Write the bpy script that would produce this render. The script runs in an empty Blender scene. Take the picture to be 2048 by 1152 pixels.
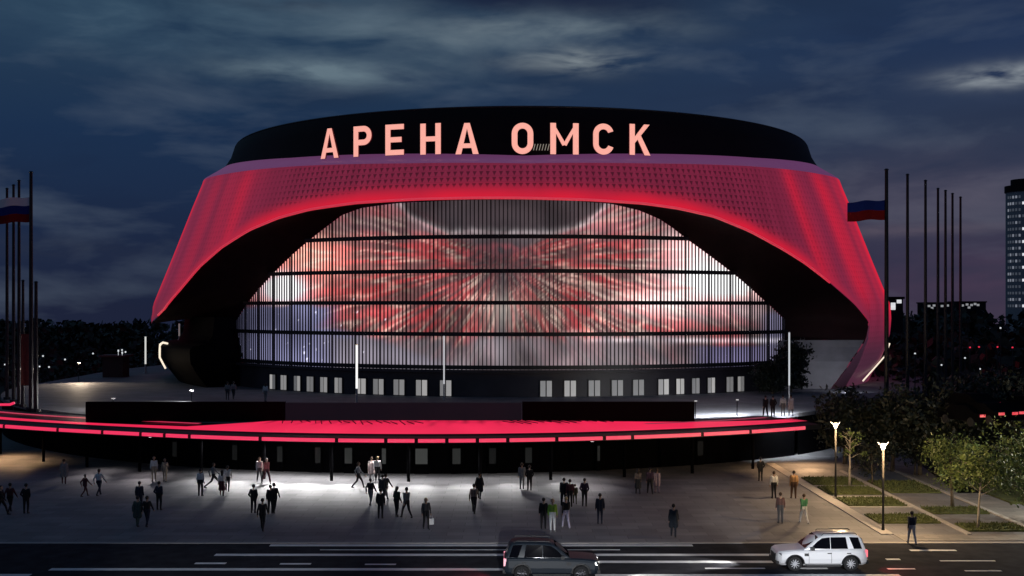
import bpy, bmesh, math, random
import numpy as np
from mathutils import Vector, Matrix, noise

R_ = math.radians
sc = bpy.context.scene
col = sc.collection

# ------------------------------------------------------------------ camera
CZ, F, HY = 12.5, 2200.0, 615.0          # camera height, focal length and horizon row of a 2048 px wide picture
cam = bpy.data.cameras.new('camera')
camo = bpy.data.objects.new('camera', cam); col.objects.link(camo)
camo.location = (0, 0, CZ); camo.rotation_euler = (R_(90), 0, 0)
cam.sensor_width = 36.0; cam.lens = 36.0 * F / 2048.0
cam.shift_y = (HY - 576.0) / 2048.0
cam.clip_start = 0.5; cam.clip_end = 6000
sc.camera = camo
sc.render.resolution_x, sc.render.resolution_y = 1024, 576
sc.view_settings.view_transform = 'Standard'; sc.view_settings.look = 'None'
sc.view_settings.exposure = 0; sc.view_settings.gamma = 1
sc.render.engine = 'CYCLES'
sc.cycles.use_denoising = True
sc.cycles.max_bounces = 5
sc.cycles.sample_clamp_indirect = 3

def lin(r, g, b):
    f = lambda c: (c/255)/12.92 if c/255 <= .04045 else ((c/255+.055)/1.055)**2.4
    return (f(r), f(g), f(b), 1)

# ------------------------------------------------------------------ dusk sky
w = bpy.data.worlds.new('World'); sc.world = w; w.use_nodes = True
nt = w.node_tree; nd = nt.nodes; lk = nt.links
nd.clear()
def math_n(op, a, b=None, c=None, clamp=False):
    n = nd.new('ShaderNodeMath'); n.operation = op; n.use_clamp = clamp
    for i, v in enumerate((a, b, c)):
        if v is None: continue
        if isinstance(v, (int, float)): n.inputs[i].default_value = v
        else: lk.new(v, n.inputs[i])
    return n.outputs[0]
def mixc(fac, a, b):
    n = nd.new('ShaderNodeMix'); n.data_type = 'RGBA'
    for i, v in ((0, fac), (6, a), (7, b)):
        if isinstance(v, (int, float, tuple)): n.inputs[i].default_value = v
        else: lk.new(v, n.inputs[i])
    return n.outputs[2]
tc = nd.new('ShaderNodeTexCoord'); sx = nd.new('ShaderNodeSeparateXYZ'); lk.new(tc.outputs['Generated'], sx.inputs[0])
hx, hy, hz = sx.outputs
az = math_n('ARCTAN2', hx, hy)           # azimuth from north
el = math_n('ARCSINE', hz)               # elevation
def ramp(src, lo, hi, stops):
    m = nd.new('ShaderNodeMapRange'); m.inputs[1].default_value = lo; m.inputs[2].default_value = hi; lk.new(src, m.inputs[0])
    r = nd.new('ShaderNodeValToRGB'); lk.new(m.outputs[0], r.inputs[0])
    e = r.color_ramp.elements
    while len(e) < len(stops): e.new(.5)
    for i, (p, c) in enumerate(stops): e[i].position = p; e[i].color = c
    return r.outputs[0]
west = ramp(el, 0, .3, [(0, lin(29, 35, 57)), (.2, lin(28, 40, 66)), (.5, lin(27, 47, 76)), (.8, lin(37, 59, 83)), (1, lin(46, 70, 90))])
east = ramp(el, 0, .3, [(0, lin(62, 54, 73)), (.25, lin(56, 56, 77)), (.5, lin(46, 57, 80)), (.75, lin(35, 52, 83)), (1, lin(29, 43, 71))])
base = mixc(ramp(az, -.1, .42, [(0, (0,0,0,1)), (1, (1,1,1,1))]), west, east)
cv = nd.new('ShaderNodeCombineXYZ'); lk.new(az, cv.inputs[0]); lk.new(math_n('MULTIPLY', el, 3.6), cv.inputs[1])
def noise_n(scale, detail, dist=0., rough=.55, off=0.):
    n = nd.new('ShaderNodeTexNoise'); n.inputs['Scale'].default_value = scale; n.inputs['Detail'].default_value = detail
    n.inputs['Distortion'].default_value = dist; n.inputs['Roughness'].default_value = rough
    if off:
        a = nd.new('ShaderNodeVectorMath'); a.operation = 'ADD'; a.inputs[1].default_value = (off, off*.7, off*1.3); lk.new(cv.outputs[0], a.inputs[0]); lk.new(a.outputs[0], n.inputs['Vector'])
    else: lk.new(cv.outputs[0], n.inputs['Vector'])
    return n.outputs['Fac']
nA, nB, nC = noise_n(5.5, 5, .25), noise_n(12, 4.5, .3, .55, 4.1), noise_n(3.2, 4, .3, .5, 8.3)
# broad dark and light cloud sheets
dk = ramp(nC, .5, .68, [(0, (0,0,0,1)), (1, (.75,.75,.75,1))])
c1 = mixc(dk, base, mixc(.5, base, lin(22, 32, 56)))
lt = ramp(nA, .5, .8, [(0, (0,0,0,1)), (1, (.5,.5,.5,1))])
c2 = mixc(lt, c1, lin(92, 104, 120))
# single banks of cloud: (azimuth, elevation, half width, half height, strength)
def bank(a, e, wa, we, k, nsrc, lo=.36, hi=.66):
    da = math_n('DIVIDE', math_n('SUBTRACT', az, a), wa); de = math_n('DIVIDE', math_n('SUBTRACT', el, e), we)
    g = math_n('POWER', 2.718, math_n('MULTIPLY', math_n('ADD', math_n('MULTIPLY', da, da), math_n('MULTIPLY', de, de)), -1))
    n = nd.new('ShaderNodeMapRange'); n.inputs[1].default_value = lo; n.inputs[2].default_value = hi; lk.new(nsrc, n.inputs[0])
    return math_n('MULTIPLY', math_n('MULTIPLY', g, n.outputs[0]), k, clamp=True)
def pa(px): return math.atan((px-1024)/F)
def pe(py, px=1024): return math.atan((HY-py)/F*math.cos(pa(px)))
c = c2
for px, py, wx, wy, k, ns in ((1010, 8, 290, 30, 1.6, nC), (560, 20, 200, 16, .8, nB), (260, 190, 260, 40, .3, nC), (1750, 120, 260, 60, .35, nC), (1500, 215, 300, 40, .3, nC)):
    c = mixc(bank(pa(px), pe(py), wx/F, wy/F, k, ns), c, lin(24, 33, 58))
for px, py, wx, wy, k, ns, cc in ((760, 75, 360, 60, .8, nA, (98,116,128)), (1080, 62, 250, 30, 1.0, nB, (104,118,128)), (660, 150, 200, 26, 1.1, nB, (98,116,128)),
                              (1150, 122, 120, 22, 1.4, nB, (128,138,144)), (2010, 192, 95, 19, 1.25, nB, (150,158,164)), (1860, 400, 260, 70, .85, nA, (86,82,98)),
                              (1800, 470, 240, 14, .6, nB, (96,86,98)), (300, 60, 320, 80, .55, nA, (70,98,118)), (60, 505, 300, 22, .35, nB, (52,56,68)), (1950, 560, 220, 50, .5, nA, (92,66,88))):
    c = mixc(bank(pa(px), pe(py), wx/F, wy/F, k, ns), c, lin(*cc))
bg = nd.new('ShaderNodeBackground'); lk.new(c, bg.inputs[0]); bg.inputs[1].default_value = 1.0
wo = nd.new('ShaderNodeOutputWorld'); lk.new(bg.outputs[0], wo.inputs[0])

# last twilight: one very weak, very soft sun just above the horizon
sl = bpy.data.lights.new('sun', 'SUN'); sl.energy = .03; sl.angle = R_(20); sl.color = (.7, .8, 1)
so = bpy.data.objects.new('sun', sl); col.objects.link(so); so.rotation_euler = (R_(75), 0, R_(-60))

# ------------------------------------------------------------------ helpers
def tag(o, label=None, cat=None, group=None, kind=None):
    if label: o['label'] = label
    if cat: o['category'] = cat
    if group: o['group'] = group
    if kind: o['kind'] = kind
    return o
def link(o, parent=None):
    col.objects.link(o)
    if parent is not None: o.parent = parent
    return o
def empty(name, loc=(0,0,0), rz=0.):
    o = bpy.data.objects.new(name, None); o.location = loc; o.rotation_euler = (0,0,rz); o.empty_display_size = .5
    return link(o)
def copy_tree(o, parent=None):
    c_ = o.copy(); col.objects.link(c_)
    if parent is not None: c_.parent = parent
    for ch in list(o.children): copy_tree(ch, c_)
    return c_

class MB:
    def __init__(s): s.v, s.f, s.m, s.c = [], [], [], []
    def add(s, verts, faces, mi=0, cols=None):
        n = len(s.v); s.v += [tuple(p) for p in verts]
        s.f += [tuple(i+n for i in f) for f in faces]; s.m += [mi]*len(faces)
        if cols is not None: s.c += list(cols)
        return s
    def box(s, lo, hi, mi=0, M=None):
        x0,y0,z0 = lo; x1,y1,z1 = hi
        v = [Vector(p) for p in ((x0,y0,z0),(x1,y0,z0),(x1,y1,z0),(x0,y1,z0),(x0,y0,z1),(x1,y0,z1),(x1,y1,z1),(x0,y1,z1))]
        if M is not None: v = [M @ p for p in v]
        return s.add(v, [(0,3,2,1),(4,5,6,7),(0,1,5,4),(1,2,6,5),(2,3,7,6),(3,0,4,7)], mi)
    def tube(s, pts, rad, n=8, mi=0, cap=True):
        pts = [Vector(p) for p in pts]; rings = []
        for i, p in enumerate(pts):
            d = (pts[min(i+1, len(pts)-1)] - pts[max(i-1, 0)]).normalized()
            a = d.orthogonal().normalized() if i == 0 else (a - d*a.dot(d)).normalized()
            b = d.cross(a); r = rad[i] if isinstance(rad, (list, tuple)) else rad
            rings.append([p + (a*math.cos(2*math.pi*k/n) + b*math.sin(2*math.pi*k/n))*r for k in range(n)])
        v = [q for r in rings for q in r]; f = []
        for i in range(len(pts)-1):
            for k in range(n): f.append((i*n+k, i*n+(k+1)%n, (i+1)*n+(k+1)%n, (i+1)*n+k))
        if cap: f += [tuple(range(n-1,-1,-1)), tuple((len(pts)-1)*n+k for k in range(n))]
        return s.add(v, f, mi)
    def grid(s, rows, mi=0, cols=None, flip=False):
        n = len(rows[0]); v = [p for r in rows for p in r]; f = []
        for i in range(len(rows)-1):
            for k in range(n-1):
                q = (i*n+k, i*n+k+1, (i+1)*n+k+1, (i+1)*n+k); f.append(q[::-1] if flip else q)
        return s.add(v, f, mi, cols)
    def prism(s, poly, z0, z1, mi=0, M=None):
        n = len(poly); v = [Vector((x,y,z0)) for x,y in poly] + [Vector((x,y,z1)) for x,y in poly]
        if M is not None: v = [M @ p for p in v]
        f = [tuple(range(n-1,-1,-1)), tuple(range(n,2*n))] + [(k,(k+1)%n,n+(k+1)%n,n+k) for k in range(n)]
        return s.add(v, f, mi)
    def build(s, name, mats, parent=None, smooth=False):
        me = bpy.data.meshes.new(name); me.from_pydata(s.v, [], s.f)
        for m in (mats if isinstance(mats, (list, tuple)) else [mats]): me.materials.append(m)
        me.polygons.foreach_set('material_index', s.m)
        if smooth: me.polygons.foreach_set('use_smooth', [True]*len(s.f))
        if s.c and len(s.c) == len(s.v):
            a = me.color_attributes.new('led', 'FLOAT_COLOR', 'POINT'); a.data.foreach_set('color', np.array(s.c, dtype=np.float32).ravel())
        me.update()
        return link(bpy.data.objects.new(name, me), parent)

# ------------------------------------------------------------------ materials
def mat(name, rgb, rough=.6, metal=0., spec=.5, var=.0, scale=3., bump=0., emit=None, estr=0.):
    m = bpy.data.materials.new(name); m.use_nodes = True; t = m.node_tree; b = t.nodes['Principled BSDF']
    cc = (*rgb[:3], 1)
    b.inputs['Base Color'].default_value = cc; b.inputs['Roughness'].default_value = rough; b.inputs['Metallic'].default_value = metal
    b.inputs['Specular IOR Level'].default_value = spec
    if emit: b.inputs['Emission Color'].default_value = (*emit[:3], 1); b.inputs['Emission Strength'].default_value = estr
    if var or bump:
        tcn = t.nodes.new('ShaderNodeTexCoord'); n = t.nodes.new('ShaderNodeTexNoise'); n.inputs['Scale'].default_value = scale; n.inputs['Detail'].default_value = 5
        t.links.new(tcn.outputs['Object'], n.inputs['Vector'])
        if var:
            r = t.nodes.new('ShaderNodeValToRGB'); t.links.new(n.outputs['Fac'], r.inputs[0])
            r.color_ramp.elements[0].position = .3; r.color_ramp.elements[1].position = .7
            r.color_ramp.elements[0].color = tuple(x*(1-var) for x in cc[:3])+(1,); r.color_ramp.elements[1].color = tuple(min(1, x*(1+var)) for x in cc[:3])+(1,)
            t.links.new(r.outputs[0], b.inputs['Base Color'])
        if bump:
            bn = t.nodes.new('ShaderNodeBump'); bn.inputs['Strength'].default_value = bump; t.links.new(n.outputs['Fac'], bn.inputs['Height']); t.links.new(bn.outputs[0], b.inputs['Normal'])
    return m
def lamp_mat(name, rgb, s):
    return mat(name, (.5,.5,.5), emit=rgb, estr=s)

def led_mat(name, perforated=False, strength=1.):
    """A perforated metal skin with red lamps behind it, or a light-emitting screen; the picture shown comes from the 'led' attribute."""
    m = bpy.data.materials.new(name); m.use_nodes = True; t = m.node_tree; b = t.nodes['Principled BSDF']
    a = t.nodes.new('ShaderNodeAttribute'); a.attribute_name = 'led'
    b.inputs['Base Color'].default_value = (.05,.03,.035,1); b.inputs['Roughness'].default_value = .5
    b.inputs['Emission Strength'].default_value = strength
    src = a.outputs['Color']
    if perforated:
        uv = t.nodes.new('ShaderNodeUVMap'); uv.uv_map = 'panel'
        sp = t.nodes.new('ShaderNodeSeparateXYZ'); t.links.new(uv.outputs[0], sp.inputs[0])
        def mn(op, p, q=None):
            n = t.nodes.new('ShaderNodeMath'); n.operation = op
            for i, v in enumerate((p, q)):
                if v is None: continue
                if isinstance(v, (int, float)): n.inputs[i].default_value = v
                else: t.links.new(v, n.inputs[i])
            return n.outputs[0]
        row = mn('FLOOR', sp.outputs[1]); fx = mn('ABSOLUTE', mn('SUBTRACT', mn('FRACT', mn('ADD', sp.outputs[0], mn('MULTIPLY', row, .0))), .5)); fy = mn('FRACT', sp.outputs[1])
        # triangular punched hole per cell
        tri = mn('SUBTRACT', mn('MULTIPLY', fy, .42), fx)
        hole = mn('MULTIPLY', mn('MULTIPLY', mn('GREATER_THAN', tri, .02), mn('LESS_THAN', fy, .82)), a.outputs['Alpha'])
        seam = mn('MULTIPLY', mn('LESS_THAN', fy, .07), mn('MULTIPLY', a.outputs['Alpha'], .25))
        k = mn('SUBTRACT', 1., mn('MAXIMUM', mn('MULTIPLY', hole, .62), seam))
        mx = t.nodes.new('ShaderNodeVectorMath'); mx.operation = 'SCALE'; t.links.new(src, mx.inputs[0]); t.links.new(k, mx.inputs['Scale'])
        src = mx.outputs[0]
    t.links.new(src, b.inputs['Emission Color'])
    return m

M = {}
M['black'] = mat('black_metal', (.012,.012,.015), .5, var=.2)
M['ink'] = mat('ink_panel', (.002,.002,.003), .8, spec=.05)
M['pole'] = mat('pole_paint', (.012,.013,.018), .45, .3)
M['soffit'] = mat('soffit_panel', (.022,.008,.009), .7, spec=.1, var=.15, scale=.6)
M['roof'] = mat('roof_membrane', (.012,.004,.007), .65, spec=.2, var=.4, scale=.12)
M['wall'] = mat('dark_cladding', (.03,.024,.032), .5, var=.3, scale=.5)
M['conc'] = mat('concrete', (.2,.19,.2), .8, var=.12, scale=.8, bump=.1)
M['ledge'] = mat('ledge_metal_glow', (.42,.3,.42), .45, .0, var=.08, scale=.5, emit=lin(104,52,92), estr=.75)  # the mauve light on the ledge is put in as emission; no lamp here
M['glass'] = mat('dark_glass', (.003,.003,.005), .04, spec=.2)
M['white_lamp'] = lamp_mat('white_lamp', (1,.97,.92), 2.2)
M['dim_lamp'] = lamp_mat('dim_lamp', (1,.96,.9), .35)
M['warm_lamp'] = lamp_mat('warm_lamp', (1,.9,.72), .95)
M['warm_strip'] = lamp_mat('warm_strip', (1,.85,.66), 1.1)
M['red_lamp'] = lamp_mat('red_lamp', (1,.03,.08), 1.)
M['far_red'] = lamp_mat('far_red', (1,.02,.05), .75)
M['red_strip'] = lamp_mat('red_strip', lin(240,38,84), 1.)
M['skin_led'] = led_mat('perforated_red_skin', True, 1.)
M['screen'] = led_mat('media_screen', False, 1.3)
M['canopy_led'] = led_mat('canopy_led', False, 1.)
M['letter'] = mat('letter_face', (.8,.6,.55), emit=lin(252,172,154), estr=.95)
M['letter_side'] = mat('letter_side', (.05,.03,.03), emit=lin(190,60,60), estr=.12)
M['white_line'] = mat('road_paint_and_streaks', (.8,.8,.8), .6, var=.12, scale=1.5)
M['bark'] = mat('bark', (.1,.08,.06), .9, var=.3, scale=6)
M['pale_bark'] = mat('pale_bark', (.35,.31,.26), .9, var=.3, scale=6)
M['steel'] = mat('steel', (.5,.5,.52), .3, .8)

# ------------------------------------------------------------------ ground, road, plaza
def sheet(name, poly, z, m, kind='structure'):
    b = MB(); b.add([(x,y,z) for x,y in poly], [tuple(range(len(poly)))])
    return tag(b.build(name, m), kind=kind)
def paver_mat(name, rgb, sx_, sy_, rough=.7, joint=.75):
    m = mat(name, rgb, rough, var=.16, scale=.35, bump=.0); t = m.node_tree; b = t.nodes['Principled BSDF']
    src = b.inputs['Base Color'].links[0].from_socket
    tcn = t.nodes.new('ShaderNodeTexCoord'); br = t.nodes.new('ShaderNodeTexBrick')
    t.links.new(tcn.outputs['Object'], br.inputs['Vector'])
    br.inputs['Scale'].default_value = 1; br.inputs['Brick Width'].default_value = sx_; br.inputs['Row Height'].default_value = sy_; br.inputs['Mortar Size'].default_value = .012
    br.inputs['Color1'].default_value = (1,1,1,1); br.inputs['Color2'].default_value = (.72,.72,.75,1); br.inputs['Mortar'].default_value = (joint*.7,)*3+(1,)
    mx = t.nodes.new('ShaderNodeMix'); mx.data_type = 'RGBA'; mx.blend_type = 'MULTIPLY'; mx.inputs[0].default_value = 1
    t.links.new(src, mx.inputs[6]); t.links.new(br.outputs['Color'], mx.inputs[7]); t.links.new(mx.outputs[2], b.inputs['Base Color'])
    return m
M['plaza'] = paver_mat('plaza_paving', (.24,.235,.245), 1.8, .9, joint=.5)
M['deck'] = paver_mat('deck_paving', (.2,.2,.215), 1.5, .75)
M['path'] = paver_mat('path_paving', (.3,.28,.26), .8, .4)
M['kerb'] = mat('kerb_stone', (.45,.42,.4), .8, var=.1)
M['asphalt'] = mat('asphalt', (.034,.035,.042), .95, spec=.06, var=.3, scale=1.2, bump=.15)
M['earth'] = mat('earth', (.02,.024,.018), .95, var=.4, scale=.05)
M['lawn'] = mat('lawn', (.085,.1,.03), .95, var=.45, scale=2.5, bump=.5)

def ground_z(y): return -.03 - .0 if y < 330 else -.03 - 1.6e-5*(y-330)**2 - .012*(y-330)
b = MB(); b.grid([[(x, y, ground_z(y)) for x in (-3000,-600,-200,200,600,3000)] for y in (-60,60,150,250,330,380,450,550,700,900,1200,1600,2100)])
tag(b.build('ground', M['earth'], None, True), kind='structure')
sheet('plaza', [(-140,58.6),(160,58.6),(160,140),(-140,140)], .0, M['plaza'])
b = MB(); b.box((-140,58.3,-.14),(160,58.6,.012)); tag(b.build('kerb', M['kerb']), kind='structure')
sheet('road', [(-300,20),(300,20),(300,58.3),(-300,58.3)], -.02, M['asphalt'])
PX = lambda px, py: ((px-1024)/F*(CZ*F/(py-HY)), CZ*F/(py-HY))      # a ground point from a row and a column measured on the photograph
def stripe(x0, x1, Y, wd):
    mk.box((x0, Y-wd/2, -.016), (x1, Y+wd/2, -.012))
mk = MB()  # lane dashes, plus long light streaks on the road drawn as white lines
for x0, x1, y, wd in ((540,1385,1090,.46),(640,1240,1099,.16),(430,1545,1109,.46),(1195,1545,1123,.46),(100,1010,1138,.46),(-60,60,1150,.5),(1190,1800,1150,.42),
                      (390,452,1126,.32),(560,622,1127,.28),(730,792,1128,.22),(1820,1912,1100,.3),(1772,1800,1118,.3),(1590,1655,1136,.25),(1775,1830,1137,.2),(1410,1530,1136,.2),(1930,2003,1141,.2),(1880,1990,1121,.2)):
    X0, Y = PX(x0, y); X1, _ = PX(x1, y); stripe(X0, X1, Y, wd)
tag(mk.build('road_lines_and_streaks', M['white_line']), kind='structure')

# park strip on the east side of the plaza: kerbs, lawns, paths
def slab(name, x0, x1, y0, y1, z, m, label=None):
    b = MB(); b.box((x0,y0,-.05),(x1,y1,z)); return tag(b.build(name, m), kind='structure')
slab('kerb', 20.3, 21.0, 60.5, 88, .06, M['kerb'])
slab('kerb', 25.0, 25.3, 60.5, 84, .06, M['kerb'])
slab('path', 29.4, 31.6, 59.2, 90, .02, M['path'])
slab('kerb', 29.1, 29.4, 60.5, 88, .06, M['kerb'])
slab('path', 21.0, 50, 58.9, 60.5, .02, M['path'])
for x0,x1,y0,y1 in ((21.2,24.8,77.5,80.6),(21.2,24.8,73.4,76.4),(21.2,24.8,69.0,72.0),(21.2,24.8,63.6,66.2),(25.5,28.9,74,79),(25.5,28.9,66.5,68.6),(25.5,28.9,61.3,63.4),(31.8,46,70,84),(31.8,46,61.5,68)):
    slab('lawn', x0, x1, y0, y1, .09, M['lawn'])
for y in (72.3, 76.6, 68.6): slab('kerb', 21.0, 25.0, y, y+.25, .06, M['kerb'])
# grass blades on the lawns
rng = random.Random(3)
gb = MB()
for x0,x1,y0,y1 in ((21.2,24.8,77.5,80.6),(21.2,24.8,73.4,76.4),(21.2,24.8,69.0,72.0),(21.2,24.8,63.6,66.2),(25.5,28.9,66.5,68.6),(25.5,28.9,61.3,63.4),(25.5,28.9,74,79)):
    for _ in range(int((x1-x0)*(y1-y0)*60)):
        x, y, h, a = rng.uniform(x0,x1), rng.uniform(y0,y1), rng.uniform(.06,.16), rng.uniform(0,6.28)
        dx, dy = .05*math.cos(a), .05*math.sin(a); lx, ly = rng.uniform(-.06,.06), rng.uniform(-.06,.06)
        gb.add([(x-dx,y-dy,.085),(x+dx,y+dy,.085),(x+lx,y+ly,.09+h)], [(0,1,2)])
M['grass'] = mat('grass_blade', (.095,.115,.036), .8, var=.4, scale=4)
tag(gb.build('grass', M['grass']), label='short green grass on the lawn beds beside the plaza', cat='grass', kind='stuff')

# ------------------------------------------------------------------ arena
AX, AY = 1.2, 151.0
ZR = [(3.0,45),(6,46.8),(9,47.9),(11,48.1),(12.8,48),(18.4,45.8),(25,43.3),(28,42.1),(30,41.5)]
def RAD(z): return float(np.interp(z, [a for a,_ in ZR], [b_ for _,b_ in ZR]))
def pol(th, r, z): t = R_(th); return (AX + r*math.sin(t), AY - r*math.cos(t), z)
ZB = 3.55                                # level of the podium deck
arena = tag(empty('arena', (0,0,0)), 'round arena with glowing red perforated shell and a wide arched media screen', 'arena')

LIP = [(-71.81,10.46),(-64.5,11.1),(-57.64,12.5),(-53.65,14.74),(-50.22,17.0),(-45.76,19.0),(-40.25,20.75),(-34.65,21.91),(-29.49,22.58),(-22.43,23.03),(-13.89,23.2),(-5.96,23.23),(-.55,23.2),(8.38,23.05),(15.4,22.8),(20.24,22.4),(25.39,21.7),(30.59,20.36),(36.06,18.5),(39.47,17.2),(43.72,15.2),(48.52,12.8),(53.2,10.8),(52.4,8.45),(50.0,6.6),(48.4,3.5)]
SCR = [(-50.5,5.9),(-51.97,8.5),(-53.75,10.71),(-48.96,13.12),(-41.03,16.54),(-36.71,18.41),(-32.85,19.97),(-29.6,21.24),(-27.5,22.1),(-24.1,22.75),(-18.61,23.1),(-10.46,23.27),(-1.96,23.3),(6.47,23.23),(12.38,22.94),(16.58,22.35),(19.7,21.54),(21.8,20.71),(24.41,19.5),(29.32,17.5),(33.95,15.64),(38.69,13.64),(44.9,11.2),(44.94,8.34),(43.54,6.0)]
LT = [p[0] for p in LIP[:23]]; LZ = [p[1] for p in LIP[:23]]
def arch_z(th):                          # lower edge of the outer shell
    if th < -71.81: return 11.2
    if th > 53.2: return ZB
    return float(np.interp(th, LT, LZ))
def top_z(th):
    return float(np.interp(abs(th), [0,17,34,54,66,90,180], [26.8,27.05,27.5,27.9,28.3,28.6,28.8]))
def smooth01(x): x = max(0, min(1, x)); return x*x*(3-2*x)
def g_(x, m, s): return math.exp(-((x-m)/s)**2)
MAUVE, REDB, DEEP, GREYM = (np.array(lin(*q)[:3]) for q in ((130,36,64),(214,26,50),(190,36,62),(104,66,92)))
def skin_col(th, z, zl, zt):
    """Programme shown by the lamps behind the perforated skin: mauve field, red rim along the arch, red streaks at the shoulders."""
    n = noise.noise((th*.22, z*.05, 1.3)); n2 = noise.noise((th*.7, z*.12, 5.1))
    t = (z-zl)/max(zt-zl, .1); side = smooth01((abs(th)-34)/14)
    c_ = MAUVE*(.92+.25*n2*.6)*(.84+.16*side)
    rim = math.exp(-((z-zl)/(1.15+.3*side))**2)*(1-.55*side)
    rim *= (1 - .85*smooth01((15-zl)/3.5)) if th > 0 else (1-.7*smooth01((14-zl)/3))
    st = 0
    for m_, s_, k_ in (((-45, 2.8, .5), (-69.5, 3.2, .95), (-56, 2.2, .22), (-50, 1.6, .2)) if th < 0 else ((43.5, 2.0, .7), (52.5, 2.6, .75), (67, 4.6, 1.2), (59, 2.2, .35))):
        wob = 2.2*n + (.8*(24-z)/8 if th > 0 else 0)
        st += k_*g_(th, m_+wob, s_)*(smooth01((z-11)/4) if abs(th) < 60 else smooth01((z-8.5)/5))*(1-.35*smooth01((z-26)/2))
    k = min(1, max(rim, st)*(.9+.25*n))
    c_ = c_*(1-k) + REDB*k
    low = smooth01((12.5-z)/6)*(1-.6*smooth01((th-62)/8)) if th > 0 else .62*smooth01((16-z)/6)
    c_ = c_*(1-low*.9) + GREYM*.36*low*.9
    return c_*(1.0)
ths = sorted(set(list(np.arange(-71.8, 53.2, .55)) + list(np.arange(-180, -71.9, 3.0)) + list(np.arange(53.21, 90, .8)) + list(np.arange(90, 180.1, 3.0))))
NR = 26
rows, cols_, uvs = [], [], []
for i in range(NR+1):
    r_ = []
    for th in ths:
        zl, zt = arch_z(th), top_z(th); t = i/NR; z = zl + (zt-zl)*t
        r_.append(pol(th, RAD(z) + (.12 if i == 0 else 0), z))
        front = (1-smooth01((abs(th)-30)/13))*smooth01((z-zl-.9)/.5)*smooth01((zt-.15-z)/.3)
        fa = max(front, .35*(1-smooth01((abs(th)-58)/10))*smooth01((z-zl-1)/.6))
        cols_.append((*skin_col(th, z, zl, zt), fa)); uvs.append((R_(th)*43.5/.66, z/.62))
    rows.append(r_)
b = MB(); b.grid(rows, 0, cols_)
shell = b.build('outer_shell', M['skin_led'], arena, True)
uvl = shell.data.uv_layers.new(name='panel')
vi = np.zeros(len(shell.data.loops), dtype=np.int32); shell.data.loops.foreach_get('vertex_index', vi)
uvl.data.foreach_set('uv', np.array(uvs, dtype=np.float32)[vi].ravel())
# right foot of the shell: the strip between the corner of the arch and the deck
b = MB(); rr = []; cc_ = []
foot = [(53.2,10.8),(52.4,8.45),(50.0,6.6),(48.4,ZB)]
for i in range(9):
    z = 10.8 - (10.8-ZB)*i/8; t0 = float(np.interp(-z, [-p[1] for p in foot], [p[0] for p in foot]))
    rr.append([pol(t0 + (53.3-t0)*k/3, RAD(z), z) for k in range(4)])
    cc_ += [(*(GREYM*(.36-.28*i/8)), .2)]*4
b.grid(rr, 0, cc_, flip=True)
ft = b.build('shell_foot', M['skin_led'], arena, True); ft.data.uv_layers.new(name='panel')

# soffit between the shell's arch and the screen
def resample(pts, n):
    p = np.array(pts); d = np.r_[0, np.cumsum(np.hypot(np.diff(p[:,0])*.75, np.diff(p[:,1])))]
    t = np.linspace(0, d[-1], n); return [(float(np.interp(q, d, p[:,0])), float(np.interp(q, d, p[:,1]))) for q in t]
lipL, lipR = resample(LIP[:13], 60), resample(LIP[12:24], 60)
scrL, scrR = resample(SCR[2:13], 60), resample(SCR[12:24], 60)
lipP, scrP = lipL + lipR[1:], scrL + scrR[1:]
rows = []
for k in range(9):
    t = k/8; row = []
    for (a, z), (a2, z2) in zip(lipP, scrP):
        p, q = Vector(pol(a, RAD(z)-.02, z)), Vector(pol(a2, 41.02, z2+.02))
        m_ = p.lerp(q, t); m_.z += .5*math.sin(math.pi*t)*min(1, (p-q).length/8); row.append(m_)
    rows.append(row)
b = MB(); b.grid(rows); b.build('soffit', M['soffit'], arena, True)
# glowing lip tube that rims the arch
b = MB(); b.tube([Vector(pol(a, RAD(z)+.1, z-.05)) for a, z in lipP[8:-14]], .14, 6)
b.build('arch_rim', lamp_mat('arch_rim_glow', lin(196,30,52), 1.), arena, True)

# ledge and roof drum
ths2 = list(np.arange(-180, 180.1, 2.0))
b = MB()
def ledge_in(th): return float(np.interp(abs(th), [0,40,75,180], [27.95,29.0,30.4,30.8]))
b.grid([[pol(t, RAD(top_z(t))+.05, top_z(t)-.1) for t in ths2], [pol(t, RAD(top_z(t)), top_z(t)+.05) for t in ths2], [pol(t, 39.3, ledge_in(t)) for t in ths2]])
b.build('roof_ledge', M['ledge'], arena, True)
b = MB()
b.grid([[pol(t, 39.5, ledge_in(t)-.3) for t in ths2], [pol(t, 38.6, 31.4) for t in ths2], [pol(t, 38.1, 32.95) for t in ths2], [pol(t, 37.6, 33.25) for t in ths2], [pol(t, 34, 33.7) for t in ths2], [pol(t, 18, 35.2) for t in ths2], [pol(t, .5, 35.6) for t in ths2]])
drum = b.build('roof_drum', M['roof'], arena, True)
b = MB(); b.tube([pol(t, 37.85, 33.14) for t in np.arange(-180, 180, 2)], .12, 5); b.build('roof_trim', M['wall'], drum)

b = MB()
for k in range(9):
    th = 1.0 + .42*k; b.tube([pol(th, 39.5, 28.45), pol(th+.25, 39.3, 29.1)], .05, 4)
b.build('roof_vent', lamp_mat('vent_glow', (.9,.8,.6), .28), drum)
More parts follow.
